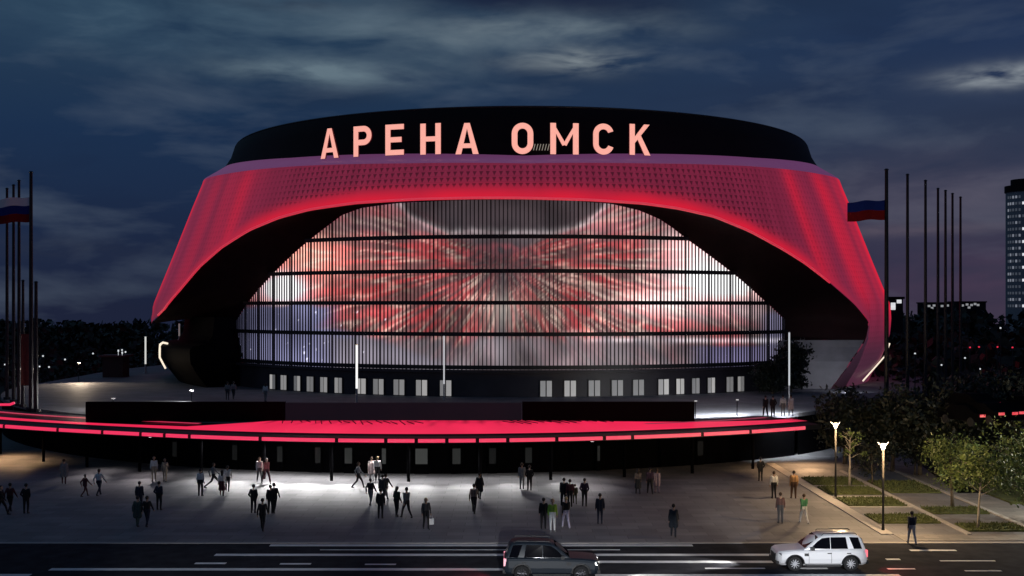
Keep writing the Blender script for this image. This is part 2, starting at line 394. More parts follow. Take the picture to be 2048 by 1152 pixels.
# --- media screen -------------------------------------------------------
def scr_top(th):
    pts = SCR[2:23]; return float(np.interp(th, [p[0] for p in pts], [p[1] for p in pts]))
def scr_bot(th):
    return float(np.interp(th, [-53.7,-51.2,-50.1,-48,43.8,45.5,46], [11.0,7.4,6.05,5.95,5.95,8.3,10.9]))
def srgb(r,g,b_): return np.array(lin(r,g,b_)[:3])
def screen_col(th, z):
    """Abstract light picture: red rays fanning out under a dark dome, white flares at both sides, star haze below."""
    t = R_(th); X, Y = AX+41*math.sin(t), AY-41*math.cos(t)
    x = X/Y*2200; y = (z-12.5)/Y*2200              # screen point projected to this camera's image pixels, from centre column and horizon row
    n1 = noise.noise((x*.02, y*.02, 0)); n2 = noise.noise((x*.07, y*.07, 3)); n3 = noise.noise((x*.006, y*.012, 7))
    c_ = srgb(88,80,86)*(1+.5*n1)*(.92+.2*smooth01((abs(x+15)-60)/260))
    cx, cy = -18, 95
    dx, dy = x-cx, y-cy; r = math.hypot(dx*.8, dy); a = math.atan2(dy, dx)
    aa = math.atan2(dy, abs(dx)*.8)
    fan = (.35+.65*smooth01((r-30)/60))*(1-smooth01((r-330)/150))*smooth01((.75-aa)/.3)*smooth01((aa+1.60)/.2)
    ray = noise.noise((a*7, r*.012, 2.2))*.4 + noise.noise((a*19, r*.016, 9.1))*.7 + n1*.25
    ridge = max(0, 1-abs(noise.noise((a*15, r*.010, 14.2)))*4.5)**2*smooth01(noise.noise((a*5, r*.03, 3.3))*1.5+.55)
    feather = smooth01((ray+.25)/.6)
    c_ = c_*(1-fan) + fan*(srgb(196,56,62)*feather + srgb(118,74,76)*(1-feather))*(1+.45*n2)*(.78+.36*smooth01((abs(x+15)-90)/200))
    sp = max(0, noise.noise((a*34, r*.035, 4.4))-.3)*fan*.9 + max(0, n2*n1*2.2-.05)*.5*fan
    c_ = c_ + srgb(190,175,150)*sp + srgb(215,186,166)*ridge*fan*.7
    # upper band: mottled rose grey
    up = smooth01((y-120)/40)
    c_ = c_*(1-up*.6) + up*.6*srgb(128,98,104)*(1+.9*n1)
    # dark dome at the top centre with a pale rim
    dome = 150 + 46*min(1.8, (abs(x+18)/198.)**5) + 5*n1
    c_ = c_*(1-.8*smooth01((y-dome)/6)) + srgb(46,45,50)*.8*smooth01((y-dome)/6)*(1 if abs(x+18) < 250 else .4)
    c_ = c_ + srgb(170,165,168)*math.exp(-((y-dome)/8.)**2)*(.3 if abs(x+18) < 260 else .14)*(1+1.5*n2)
    # dark central column, pale haze at its foot
    c_ = c_*(1-.3*g_(x, -12, 34)*smooth01((118-y)/20)*smooth01((y+4)/20))
    c_ = c_ + srgb(160,158,148)*.6*g_(x, -10, 60)*g_(y, -8, 34)*(1+.4*n2)
    # red arcs
    for rr_, k_ in ((60, .6), (44, .4)):
        d = math.hypot((x+20)*.55, y-62) + 10*n1; c_ = c_ + srgb(186,24,48)*k_*math.exp(-((d-rr_)/8.)**2)*smooth01((y-78)/30)*smooth01(.5+n2)
    # flares
    def blob(px, py, wx, wy, colr, k): return srgb(*colr)*k*g_(x, px, wx)*g_(y, py, wy)
    c_ = c_ + blob(-458, 36, 40, 28, (255,225,235), 2.4) + blob(-410, 100, 60, 40, (255,150,120), 1.4) + blob(-440, 55, 90, 40, (230,90,90), .5) + blob(-330, 60, 110, 60, (200,90,75), .35)
    c_ = c_ + blob(385, 70, 70, 60, (255,228,228), 1.5) + blob(450, 50, 70, 26, (255,236,230), 1.1) + blob(300, 10, 80, 26, (255,226,222), .85) + blob(340, 130, 60, 30, (240,190,185), .6) + blob(440, -10, 60, 22, (230,190,200), .5)
    c_ = c_*(1-.5*g_(y, 38, 4)*smooth01((x-150)/60)*smooth01((400-x)/50)) + srgb(150,20,40)*.5*g_(y, 38, 4)*smooth01((x-150)/60)*smooth01((400-x)/50)
    # blue grey lower corners
    ll = smooth01((-330-x+n3*60+max(0,-40-y)*3.2)/70)*smooth01((12-y+n1*14)/14)
    c_ = c_*(1-ll) + srgb(122,124,168)*ll*(1+.2*n1)
    lr = smooth01((x-320)/60)*smooth01((-72-y)/10)
    c_ = c_*(1-lr) + srgb(104,98,138)*lr
    lr2 = smooth01((x-490)/30)*smooth01((-2-y)/16); c_ = c_*(1-lr2) + srgb(128,124,160)*lr2
    c_ = c_ + srgb(235,228,240)*.7*g_(y, -66, 5)*smooth01((x-120)/60)
    lc = smooth01((-46-y+n1*22)/26)*(1-smooth01((abs(x)-330)/80))
    c_ = c_*(1-.85*lc) + srgb(126,118,126)*.85*lc*(1+.7*n1)
    c_ = c_*(1+.28*noise.noise((x*.21, 0, 31)))
    if noise.noise((x*.16, y*.16, 11)) > .62 and y < 20 and x < -250: c_ = c_ + srgb(215,215,235)*.8
    c_ = c_*(.9+.55*noise.noise((x*.009, y*.014, 51)))*(1-.22*g_(x, -10, 120))
    L = c_.mean(); c_ = c_*.8 + L*.2*np.array([1.06,.97,1.0])
    return np.clip(c_, 0.004, 1.2)
tt = np.arange(-53.6, 45.95, .2); NZ = 96
b = MB(); rows, cl = [], []
for i in range(NZ+1):
    row = []
    for th in tt:
        z0, z1 = scr_bot(th), scr_top(th); z = z0 + (max(z1, z0+.02)-z0)*i/NZ
        row.append(pol(th, 41.0, z)); cl.append((*screen_col(th, z), 1))
    rows.append(row)
b.grid(rows, 0, cl)
screen = b.build('media_screen', M['screen'], arena)
def inside(z):                            # range of bearings where the screen is wider than z
    q = [t for t in tt if scr_bot(t) <= z <= scr_top(t)]; return min(q), max(q)
def zrow(py): return 12.5 + (615-py)*110/2200.
for py in (473, 542, 605.5, 668.5, 735):
    z = zrow(py); a0, a1 = inside(max(z, 6.1)); b = MB()
    rr = [[pol(t, r, zz) for t in np.arange(a0-.6, a1+.6, .9)] for r, zz in ((40.95, z-.2), (41.35, z-.2), (41.35, z+.2), (40.95, z+.2))]
    b.grid(rr); b.build('transom', M['black'], screen)
for i in range(24):
    th = -49.5 + 4.08*i
    if th > 45: continue
    b = MB(); z0, z1 = scr_bot(th), scr_top(th)
    Mx = Matrix.Translation(pol(th, 0, 0)) @ Matrix.Rotation(R_(th), 4, 'Z')
    b.box((-.055,-41.25,z0),(.055,-40.98,z1), 0, Mx); b.build('mullion', M['black'], screen)
b = MB()
for k in range(-14, 24*7):
    if k % 7 == 0: continue
    th = -49.5 + 4.08*k/7
    if th < -53.2 or th > 45.6: continue
    z0, z1 = scr_bot(th), scr_top(th); Mx = Matrix.Translation(pol(th,0,0)) @ Matrix.Rotation(R_(th), 4, 'Z')
    b.box((-.045,-41.14,z0),(.045,-40.99,z1), 0, Mx)
tag(b.build('fin', M['black'], screen), kind='stuff')

# --- lower storey ---------------------------------------------------------
b = MB(); q = np.arange(-52, 46.1, 1.0)
b.grid([[pol(t, 41.3, ZB-.1) for t in q], [pol(t, 41.3, 5.95) for t in q], [pol(t, 41.75, 6.0) for t in q], [pol(t, 41.75, 6.25) for t in q], [pol(t, 40.9, 6.25) for t in q]])
low = b.build('lower_wall', M['wall'], arena)
for th in (-41.21,-38.58,-35.62,-32.96,-30.34,-27.7,-23.85,-21.0,-17.8,-14.42,-10.93,3.04,6.39,9.8,13.12,16.25,20.12,22.8,25.41,28.15,31.63,33.83):
    Mx = Matrix.Translation(pol(th,0,0)) @ Matrix.Rotation(R_(th), 4, 'Z')
    wide = .6 if abs(th+3) < 24 else .46
    b = MB(); b.box((-wide-.08,-41.42,ZB),(wide+.08,-41.28,ZB+1.72),0,Mx); d = b.build('door', M['black'], low)
    for s in (-1, 1):
        b = MB(); x0 = s*wide*.53; b.box((x0-wide*.43,-41.46,ZB+.08),(x0+wide*.43,-41.40,ZB+1.64),0,Mx)
        b.build('glass_pane', lamp_mat('lit_pane', (1,.96,.92), .07+.3*rng.random()**1.3), d)
# flank walls at both feet of the arch
b = MB(); q = np.arange(-110, -50.9, 1.5)
b.grid([[pol(t, r, z) for t in q] for r, z in ((45.0,ZB-.1),(46.2,5.0),(47.0,6.3),(47.1,7.7),(46.7,8.2),(45.0,8.4),(44.4,9.4),(44.2,11.4))])
q1 = [Vector(pol(q[-1], r, z)) for r, z in ((45.0,ZB-.1),(46.2,5.0),(47.0,6.3),(47.1,7.7),(46.7,8.2),(45.0,8.4),(44.4,9.4),(44.2,11.4))]
b.grid([[p.lerp(Vector(pol(-51 - 2.5*smooth01((p.z-5)/6), 41, p.z)), k/4) for p in q1] for k in range(5)])
flank = b.build('flank_wall', M['ink'], arena, True)
b = MB(); b.tube([pol(-63.5, 46.9, 8.25), pol(-68, 46.95, 8.25), pol(-71.2, 47.15, 7.95), pol(-72.0, 47.2, 7.2), pol(-72.3, 47.2, 6.3), pol(-72.2, 46.5, 4.9)], .13, 6); b.build('light_strip', M['warm_strip'], flank)
b = MB()
b.grid([[Vector(pol(43.5, 41.0, z)).lerp(Vector(pol(float(np.interp(z, [3.5,6.6,8.5], [48.6,50.2,52.4])), RAD(z)-.15, z)), k/8) for k in range(9)] for z in np.linspace(ZB-.1, 8.9, 8)])
flank2 = b.build('flank_wall', M['conc'], arena)
b = MB(); b.tube([pol(71.2, 47.9, 8.1), pol(71, 47.4, 6.6), pol(66, 46.9, 5.9), pol(57.5, 46.3, 4.1)], .09, 6); b.build('light_strip', M['warm_strip'], arena)

# --- the sign -------------------------------------------------------------
sign = tag(empty('sign', pol(-6.5, 41.4, 28)), 'glowing salmon letters standing along the roof edge of the arena', 'sign')
H_, W_, ST = 3.12, 2.15, .57
def bar(p, q, w_=ST):
    (x0,y0),(x1,y1) = p,q; d = Vector((x1-x0,y1-y0)).normalized(); n = Vector((-d.y,d.x))*w_/2
    return [(x0+n.x,y0+n.y),(x0-n.x,y0-n.y),(x1-n.x,y1-n.y),(x1+n.x,y1+n.y)]
def arc_bars(cx, cy, rx, ry, a0, a1, n=14):
    out = []
    for k in range(n):
        a, c2_ = R_(a0+(a1-a0)*k/n), R_(a0+(a1-a0)*(k+1)/n)
        out.append([(cx+(rx)*math.cos(a), cy+ry*math.sin(a)), (cx+(rx-ST)*math.cos(a), cy+(ry-ST)*math.sin(a)), (cx+(rx-ST)*math.cos(c2_), cy+(ry-ST)*math.sin(c2_)), (cx+rx*math.cos(c2_), cy+ry*math.sin(c2_))])
    return out
def glyph(ch):
    h, w_, s = H_, W_, ST; P = []
    if ch == 'А':
        w_ = 2.35
        P = [[(0,0),(s*1.02,0),(w_/2+.13,h),(w_/2-.28,h)], [(w_,0),(w_-s*1.02,0),(w_/2-.13,h),(w_/2+.28,h)], [(.45,.62),(w_-.45,.62),(w_-.6,1.08),(.6,1.08)]]
    elif ch == 'Р':
        P = [[(0,0),(s,0),(s,h),(0,h)], [(s,h-s),(1.2,h-s),(1.2,h),(s,h)], [(s,1.15),(1.2,1.15),(1.2,1.15+s),(s,1.15+s)]] + arc_bars(1.2, (h+1.15)/2, .95, (h-1.15)/2, -90, 90)
    elif ch == 'Е':
        P = [[(0,0),(s,0),(s,h),(0,h)]] + [[(s,y),(w_-.1-k,y),(w_-.1-k,y+s*.92),(s,y+s*.92)] for y,k in ((0,0),(h/2-s*.46,.25),(h-s*.92,0))]
    elif ch == 'Н':
        P = [[(0,0),(s,0),(s,h),(0,h)], [(w_-s,0),(w_,0),(w_,h),(w_-s,h)], [(s,h/2-.25),(w_-s,h/2-.25),(w_-s,h/2+.25),(s,h/2+.25)]]
    elif ch == 'О':
        P = arc_bars(w_/2, h-1.08, w_/2, 1.08, 0, 180) + arc_bars(w_/2, 1.08, w_/2, 1.08, 180, 360) + [[(0,1.08),(s,1.08),(s,h-1.08),(0,h-1.08)], [(w_-s,1.08),(w_,1.08),(w_,h-1.08),(w_-s,h-1.08)]]
    elif ch == 'С':
        P = arc_bars(w_/2, h-1.08, w_/2, 1.08, 18, 180) + arc_bars(w_/2, 1.08, w_/2, 1.08, 180, 342) + [[(0,1.08),(s,1.08),(s,h-1.08),(0,h-1.08)]]
    elif ch == 'М':
        w_ = 2.85
        P = [[(0,0),(s,0),(s,h),(0,h)], [(w_-s,0),(w_,0),(w_,h),(w_-s,h)], [(s*.55,h),(0,h),(w_/2-.2,.85),(w_/2+.16,1.0)][:4], [(w_-s*.55,h),(w_,h),(w_/2+.2,.85),(w_/2-.16,1.0)]]
    elif ch == 'К':
        P = [[(0,0),(s,0),(s,h),(0,h)], [(s,1.2),(s,1.85),(w_-.58,h),(w_+.03,h)], [(.78,1.75),(1.16,2.1),(w_+.12,0),(w_-.52,0)]]
    return P, w_
def zsign(px, py): return 12.5+(615-py)*110/2200
for ch, xc in zip('АРЕНАОМСК', (659, 725, 790, 861, 934, 1045, 1129, 1207, 1279)):
    P, wd = glyph(ch)
    # bearing of the letter on the ledge circle
    lo, hi = -40., 40.
    for _ in range(40):
        th = (lo+hi)/2; p = pol(th, 41.45, 28)
        if p[0]/p[1]*F+1024 < xc: lo = th
        else: hi = th
    zb = float(np.interp(th, [-32,-20,-5,8,19], [28.1,28.0,27.78,27.78,27.95]))
    Mx = Matrix.Translation(Vector(pol(th, 41.45, zb)) - sign.location) @ Matrix.Rotation(R_(th), 4, 'Z') @ Matrix.Rotation(R_(90), 4, 'X') @ Matrix.Translation((-wd/2,0,0))
    b = MB(); zoff = 0
    for poly in P:
        area = sum(poly[i][0]*poly[(i+1)%len(poly)][1]-poly[(i+1)%len(poly)][0]*poly[i][1] for i in range(len(poly)))
        if area < 0: poly = poly[::-1]
        n0 = len(b.f); b.prism(poly, -.2, 0+zoff, 1, Mx); b.m[n0+1] = 0; zoff += .0006
    b.build('letter', [M['letter'], M['letter_side']], sign)

# ------------------------------------------------------------------ podium with the red canopy
podium = tag(empty('podium', (0,0,0)), 'low curved dark podium with a ring of glowing pink red canopy light', 'podium')
KX, KY = -6.5, 132.6
def kp(th, r, z): t = R_(th); return (KX + r*math.sin(t), KY - r*math.cos(t), z)
edge = [kp(t, 50, 0)[:2] for t in np.arange(-78, 38.1, 2)]
poly = edge + [(27,96),(33,104),(44,118),(56,150),(52,205),(-48,205),(-57,158)]
b = MB(); b.prism(poly, 3.25, ZB); b.build('deck', M['deck'], podium)
b = MB(); q = np.arange(-78, 38.1, 1.5)
b.grid([[kp(t, 49.9, -.05) for t in q], [kp(t, 49.9, 3.3) for t in q]])
pts = [kp(38, 49.9, 0)[:2], (27,96),(33,104),(44,118),(56,150)]
b.grid([[(x,y,-.05) for x,y in pts], [(x,y,3.3) for x,y in pts]])
pw = b.build('wall', M['ink'], podium)
# canopy roof, lit from within
def KF(th): return 1 + .05*(max(0, -th-22)/22)**1.5
def kq(th, r, z): return kp(th, r*KF(th), z)
def r_in(th): return float(np.interp(th, [-60,-28,-20,-14,-10,12,16,24,31], [53.3,53.2,52.8,47.2,46.2,46.4,48.4,51.0,52.6]))
def can_col(th, r):
    n = noise.noise((th*.35, r*.25, 2)); n2 = noise.noise((th*1.3, r*.9, 6))
    st_ = max(0, math.sin(th*6.2+n*2)*math.sin(th*1.9+1))*smooth01((50.8-r)/2.5)
    c_ = srgb(236,38,80)*(1+.14*n) * (1-.6*st_) * (1-.35*smooth01((49.2-r)/2)*smooth01(.5+n2*1.5))
    return c_*(1-.6*smooth01((th-31.5)/2.5))
qa = list(np.arange(-72, 33.6, .5))
rows, cl = [], []
for i in range(16):
    row = []
    for t in qa:
        r = r_in(t) + (54.3-r_in(t))*i/15; row.append(kq(t, r, 3.66-(r-46.2)*.02)); cl.append((*can_col(t, r), 1))
    rows.append(row)
b = MB(); b.grid(rows, 0, cl, flip=True); canopy = b.build('canopy', M['canopy_led'], podium)
b = MB(); b.grid([[kq(t, r, 3.60-(r-46.2)*.02) for t in qa] for r in (49.5, 51, 53, 54.3)], flip=True); b.build('canopy_deck', M['black'], canopy)
for a0, a1, k in ((-72,-19.5,.55),(19,32.5,.28)):
    q = np.arange(a0, a1, .5); b = MB(); b.grid([[kq(t, r, 3.69-(r-46.2)*.02) for t in q] for r in (50.9, 51.45)], flip=True); b.build('edge_strip', lamp_mat('edge_strip', lin(236,38,80), k), canopy)
# closed underside, end caps and the dark gutter
b = MB()
b.grid([[kq(t, 54.3, 3.49) for t in qa], [kq(t, 54.35, 3.40) for t in qa], [kq(t, 55.55, 3.34) for t in qa], [kq(t, 55.6, 2.98) for t in qa], [kq(t, 54.9, 2.92) for t in qa], [kq(t, 50.2, 2.95) for t in qa]])
b.add([kq(33.5,54.3,3.49), kq(33.5,55.6,3.3), kq(33.5,55.6,2.98), kq(33.5,50.2,2.95), kq(33.5,49.9,3.5)], [(0,1,2,3,4)])
b.build('gutter', M['black'], canopy)
# the lit fascia, broken by joints
cuts = [-72]; rg = random.Random(11)
while cuts[-1] < 31: cuts.append(cuts[-1] + rg.choice((2.2, 3.6, 4.4, 5.8)))
for a0, a1 in zip(cuts[:-1], cuts[1:]):
    a1 = min(a1, 33.2); q = np.linspace(a0+.13, a1-.13, max(3, int((a1-a0)/.6))); b = MB()
    b.grid([[kq(t, 55.68, 3.05) for t in q], [kq(t, 55.68, 3.28) for t in q], [kq(t, 55.6, 3.30) for t in q]]); b.build('light_segment', M['red_strip'], canopy)
# ribs over the canopy skin
for t in list(np.arange(-14, -1, .75)) + list(np.arange(7, 17, .7)):
    b = MB(); r0 = 47.2+.3*math.sin(t*3); r1 = 48.8+.5*math.sin(t*1.7)
    b.tube([kq(t, r0, 3.68-(r0-46.2)*.02), kq(t+.9, r1, 3.68-(r1-46.2)*.02)], .045, 4); b.build('rib', M['black'], canopy)
# columns under the canopy and doors in the wall
for t in (-52,-44,-36,-30,-24,-18,-12.5,-7,-1,4.5,10,16,22,28):
    b = MB(); b.tube([kp(t, 53.6, 0), kp(t, 53.6, 2.98)], .12, 8); b.build('column', M['ink'], podium)
for px, k, wd in ((697,.12,.55),(768,.16,.3),(560,.05,.4),(843,.2,.9),(913,.1,.6),(985,.03,.5),(1057,.05,.5),(636,.04,.4),(1197,.06,.2),(470,.025,.4),(350,.02,.4),(1400,.02,.5)):
    lo, hi = -40., 40.
    for _ in range(40):
        th = (lo+hi)/2; p = kp(th, 50, 1)
        if p[0]/p[1]*F+1024 < px: lo = th
        else: hi = th
    Mx = Matrix.Translation(kp(th,0,0)) @ Matrix.Rotation(R_(th), 4, 'Z')
    b = MB(); b.box((-wd/2-.1,-50.03,0),(wd/2+.1,-49.8,2.35),0,Mx); d = b.build('door', M['ink'], pw)
    b = MB(); b.box((-wd/2,-50.07,.75),(wd/2,-50.0,1.9),0,Mx); b.build('glass_pane', mat('foyer_pane', (.01,.01,.012), .2, spec=.2, emit=(.95,1,.95), estr=k*.22), d)
# parapet screens along the deck, standing on the canopy
par = tag(empty('parapet', (-9.5,86.4,3.6)), 'long straight black parapet on the podium with a greyer middle bay', 'parapet')
for x0, x1, nm, m_, hz in ((-33.4,-17.8,'end_panel',M['ink'],1.5),(-17.75,.75,'middle_panel',mat('parapet_glow_panel', (.012,.014,.018), .7, spec=.1, var=.3, scale=.2, emit=lin(16,19,27), estr=.6),1.42),(.8,14.3,'end_panel',M['ink'],1.5)):  # the middle bay's grey includes a faint emission put into its material
    b = MB(); b.box((x0+9.5,-.25,-.3),(x1+9.5,.25,hz)); b.build(nm, m_, par)

# ------------------------------------------------------------------ light columns, lamps
def light_column(x, y, z, h, label, m_=None, r=.09):
    o = tag(empty('light_column', (x,y,z)), label, 'light column', 'slim light columns on the deck')
    b = MB(); b.tube([(0,0,0),(0,0,h*.25)], [r*1.1,r], 8); b.tube([(0,0,0),(0,0,.1)], r*2, 8); b.build('base', M['steel'], o)
    b = MB(); b.tube([(0,0,h*.25),(0,0,h)], r, 8); b.build('light_tube', m_ or M['white_lamp'], o)
    b = MB(); b.tube([(0,0,h),(0,0,h+.06)], r*1.2, 8); b.build('cap', M['steel'], o)
    return o
def deck_xy(px, py): Y = (CZ-ZB)*F/(py-HY); return ((px-1024)/F*Y, Y)
for px, pb, pt, lab, m_, r in ((713.5,806,690,'brightest and tallest white light column before the lower storey doors',lamp_mat('column_white',(1,.98,.95),1.1),.10),
                      (888,800,672,'thin pale light column by the middle of the media screen',lamp_mat('column_pale',(.95,.95,1),.5),.07),
                      (1578.5,806,665,'white light column at the east foot of the arch, beside dark trees',lamp_mat('column_grey',(.9,.95,1),.55),.08)):
    x, y = deck_xy(px, pb); light_column(x, y, ZB, (pb-pt)*y/F, lab, m_, r)
Yc = 150; light_column((291-1024)/F*Yc, Yc, 3.55, (738-665)*Yc/F, 'far white light column beside the dark red kiosk', lamp_mat('column_far',(1,1,.95),.6), .12)
Yc = 138; light_column((358.5-1024)/F*Yc, Yc, 8.4, (683-650)*Yc/F, 'faint light column above the west foot of the shell', lamp_mat('column_faint',(1,.95,.95),.12), .1)

def spot(name, loc, aim, watts, colr, angle=120, blend=.6, size=.1, parent=None):
    l = bpy.data.lights.new(name, 'SPOT'); l.energy = watts; l.color = colr; l.spot_size = R_(angle); l.spot_blend = blend; l.shadow_soft_size = size
    o = bpy.data.objects.new(name, l); col.objects.link(o); o.location = loc
    o.rotation_euler = (Vector(aim)-Vector(loc)).to_track_quat('-Z', 'Y').to_euler()
    if parent is not None:
        o.parent = parent; o.matrix_parent_inverse = Matrix.Identity(4); o.location = Vector(loc)-parent.location
    return o
WARM = (1,.68,.36)
def park_lamp(x, y, h, label, watts, warm=True):
    o = tag(empty('park_lamp', (x,y,0)), label, 'lamp post', 'park lamps along the plaza kerb')
    b = MB(); b.tube([(0,0,0),(0,0,.5),(0,0,h-.75)], [.1,.07,.055], 8); b.build('post', M['pole'], o)
    b = MB(); b.tube([(0,0,h-2.0),(0,0,h-.45)], [.06,.075], 8); b.build('light_sleeve', mat('sleeve', (.06,.055,.05), .6), o)
    b = MB(); b.tube([(0,0,h-.42),(0,0,h-.05)], [.04,.13], 10); hd = b.build('lamp_head', M['warm_lamp'], o)
    b = MB()
    for s in (-1,1): b.tube([(s*.06,0,h-.4),(s*.15,0,h-.15),(s*.3,0,h+.02)], [.02,.025,.02], 6)
    b.build('lamp_arm', lamp_mat('lamp_arm', (1,.9,.75), .6), hd)
    l = bpy.data.lights.new('bulb', 'POINT'); l.energy = watts; l.color = WARM if warm else (1,.95,.78); l.shadow_soft_size = .15
    lo_ = bpy.data.objects.new('bulb', l); link(lo_, o); lo_.location = (0,-1.15,h-.3)
    return o
park_lamp(20.75, 61.5, 4.95, 'nearer lamp post with forked lit head on the plaza kerb', 1350)
park_lamp(21.3, 72.4, 4.95, 'farther lamp post with forked lit head beside the end of the red canopy', 1250)
park_lamp(33.6, 64.0, 4.95, 'lamp post among the park trees by the lawn', 1900, False)

# downlights under the canopy: white over the middle of the plaza, warm at both ends
def downlight(th, r, z, watts, colr, label, throw=0, ang=105):
    x, y, _ = kp(th, r, 0)
    o = tag(empty('downlight', (x,y,z)), label, 'downlight', 'downlights under the canopy')
    b = MB(); b.tube([(0,0,.06),(0,0,0)], [.16,.16], 12); b.build('housing', M['pole'], o)
    b = MB(); b.tube([(0,0,0),(0,0,-.02)], [.12,.12], 12); b.build('lens', lamp_mat('downlight_lens', colr, 2.), o)
    spot('bulb', (x, y-.02, z-.1), (x, y-.2, 0), watts, colr, ang, 1., .25, o)
    if throw: spot('bulb', (x, y-.06, z-.1), (x, y-3.7, 0), throw, colr, 62, 1., .2, o)
for th, k in ((-17.5,.3),(-14.6,.65),(-11.7,.9),(-8.8,.9),(-5.9,.85),(-3.0,.75),(-.1,.6),(3.4,.48),(7,.36),(11,.24)):
    downlight(th, 53.4, 2.85, 800*k, (1,.98,.96), 'white downlight under the canopy over the middle of the plaza', 2600*k, 135)
for th, k in ((-22,.2),(-27,.14),(13,.12)):
    downlight(th, 54.6, 2.85, 900*k, (1,.9,.9), 'dimmer white downlight under the canopy toward its ends', 2500*k)
for th, k in ((-41,1.),(-37,.45),(33,1.2),(29,.3)):
    downlight(th, 54.4, 2.85, 750*k, (1,.6,.3), 'warm orange downlight under an end of the canopy', 900*k, 130)

# deck lights: a low lamp washing the east terrace and one at the west end
def flood(x, y, z, aim, watts, colr, label, hh=.6):
    o = tag(empty('floodlight', (x,y,z)), label, 'floodlight')
    b = MB(); b.tube([(0,0,0),(0,0,hh)], .04, 6); b.build('stem', M['pole'], o)
    b = MB(); b.box((-.15,-.1,hh),(.15,.1,hh+.14)); h = b.build('housing', M['pole'], o)
    b = MB(); b.box((-.12,-.112,hh+.03),(.12,-.1,hh+.11)); b.build('lens', lamp_mat('flood_lens', colr, .5), h)
    spot('bulb', (x,y+.25,z+hh+.12), aim, watts, colr, 140, .9, .3, o)
flood(23.0, 91.2, ZB, (22.5, 92.5, ZB), 2600, (.9,.95,1), 'low white floodlight washing the far end of the east terrace edge', 1.3)
flood(18.5, 90.4, ZB, (18, 91.7, ZB), 2800, (.9,.95,1), 'low white floodlight washing the middle of the east terrace edge', 1.3)
flood(14.9, 89.3, ZB, (15.2, 90.5, ZB), 1500, (.9,.95,1), 'low white floodlight at the end of the black parapet', 1.3)
flood(-30.6, 105.0, ZB, (-36, 97, ZB), 1800, (1,.95,.9), 'small white floodlight behind the west end of the black parapet', .9)
flood(-35.0, 96.5, ZB, (-37, 96.0, ZB), 900, (1,.95,.92), 'low floodlight at the west end of the black parapet', .9)
flood(-52, 132, ZB, (-47, 118, ZB), 2600, (1,.78,.56), 'warm floodlight on the west terrace by the kiosk', 2.2)
flood(35, 114, ZB, (37, 122, 5), 600, (.85,.88,1), 'floodlight grazing the grey flank wall at the east foot', .6)

rl = tag(empty('canopy_strip', (-43.2, 95.5, ZB)), 'short red glowing strip of a far canopy at the west end of the terrace', 'canopy_strip')  # red strip of a far canopy, built as a low rail on posts
b = MB(); b.tube([(-6,.3,.55),(-3,.15,.5),(-.4,0,.52),(0,0,.68)], .11, 6); b.build('light_strip', M['red_strip'], rl)
for x_ in (-5.5,-3.5,-1.6,-.2):
    b = MB(); b.tube([(x_,.2,0),(x_,.2,.5)], .03, 5); b.build('post', M['pole'], rl)
# ------------------------------------------------------------------ flagpoles and flags
M['flag_white'] = mat('flag_white', (.75,.73,.78), .8); M['flag_blue'] = mat('flag_blue', (.012,.03,.2), .9, spec=.1); M['flag_red'] = mat('flag_red', (.2,.01,.012), .9, spec=.1)
def flagpole(x, y, z, h, label, group, r=.13):
    o = tag(empty('flagpole', (x,y,z)), label, 'flagpole', group)
    b = MB(); b.tube([(0,0,0),(0,0,h*.5),(0,0,h)], [r,r*.9,r*.7], 8); b.build('pole', M['pole'], o)
    b = MB(); b.tube([(0,0,0),(0,0,.25)], r*2, 10); b.build('base', M['pole'], o)
    b = MB(); b.tube([(0,0,h),(0,0,h+.12)], [r*1.1,r*.5], 8); b.build('finial', M['pole'], o)
    return o
east = 'flagpoles east of the arena'
for k, (px, top, Y, lab) in enumerate(((1773,340,93.6,'black flagpole with the blue and red flag, nearest of the east row'),(1815,350,97,'bare flagpole next to the pole with the blue and red flag'),(1851,362,101.7,'third flagpole behind the one with the blue and red flag'),
        (1876,378,108.6,'bare flagpole in the middle of the east row'),(1891,382,110.5,'bare flagpole just beyond the middle of the east row'),(1905,388,114,'bare flagpole second from the far end of the east row'),(1921,395,118,'bare flagpole at the far end of the east row, nearest the tower block'))):
    zt = CZ + (HY-top)*Y/F; flagpole((px-1024)/F*Y, Y, 0, zt, lab, east, .21 if k == 0 else .17)
west = 'flagpoles west of the arena'
for k, (px, top, Y, lab) in enumerate(((62,345,95.5,'black flagpole flying the white blue red flag, nearest of the west row'),(38,362,100,'bare flagpole behind the white blue red flag'),(27,371,104,'bare flagpole third from the plaza in the west row'),(14,378,107,'bare flagpole half hidden by the white blue red flag'),
        (72,565,94.6,'shorter flagpole beside the pole with the white blue red flag'),(46,562,99,'shorter black pole with a hanging dark banner'))):
    zt = CZ + (HY-top)*Y/F; flagpole((px-1024)/F*Y, Y, ZB, zt-ZB, lab, west, .2 if k in (0,4) else .17)
def flag(px, py0, Y, wd, ht, stripes, sgn, label, droop=.12):
    x = (px-1024)/F*Y; z = CZ + (HY-py0)*Y/F
    o = tag(empty('flag', (x,Y,z)), label, 'flag'); n = len(stripes)
    for i, nm in enumerate(stripes):
        rows = []
        for j in range(5):
            v = (i + j/4)/n
            rows.append([(sgn*(.12+u*wd), .22*math.sin(u*7+.4)*u, -v*ht - droop*u*ht*2*(.5+.5*u) - .05*math.sin(u*9+v)) for u in np.linspace(0,1,22)])
        b = MB(); b.grid(rows); b.grid([[(p[0],p[1]+.015,p[2]) for p in r_] for r_ in rows]); b.build(nm + '_stripe', M['flag_'+nm], o, True)
    return o
flag(62, 394, 95.5, 2.9, 2.15, ('white','blue','red'), -1, 'white blue red striped flag flying west of the arena', .05)
flag(1773, 400, 93.6, 3.15, 1.65, ('blue','red'), -1, 'dark blue and red flag flying against the shell of the arena', .06)
b = MB()
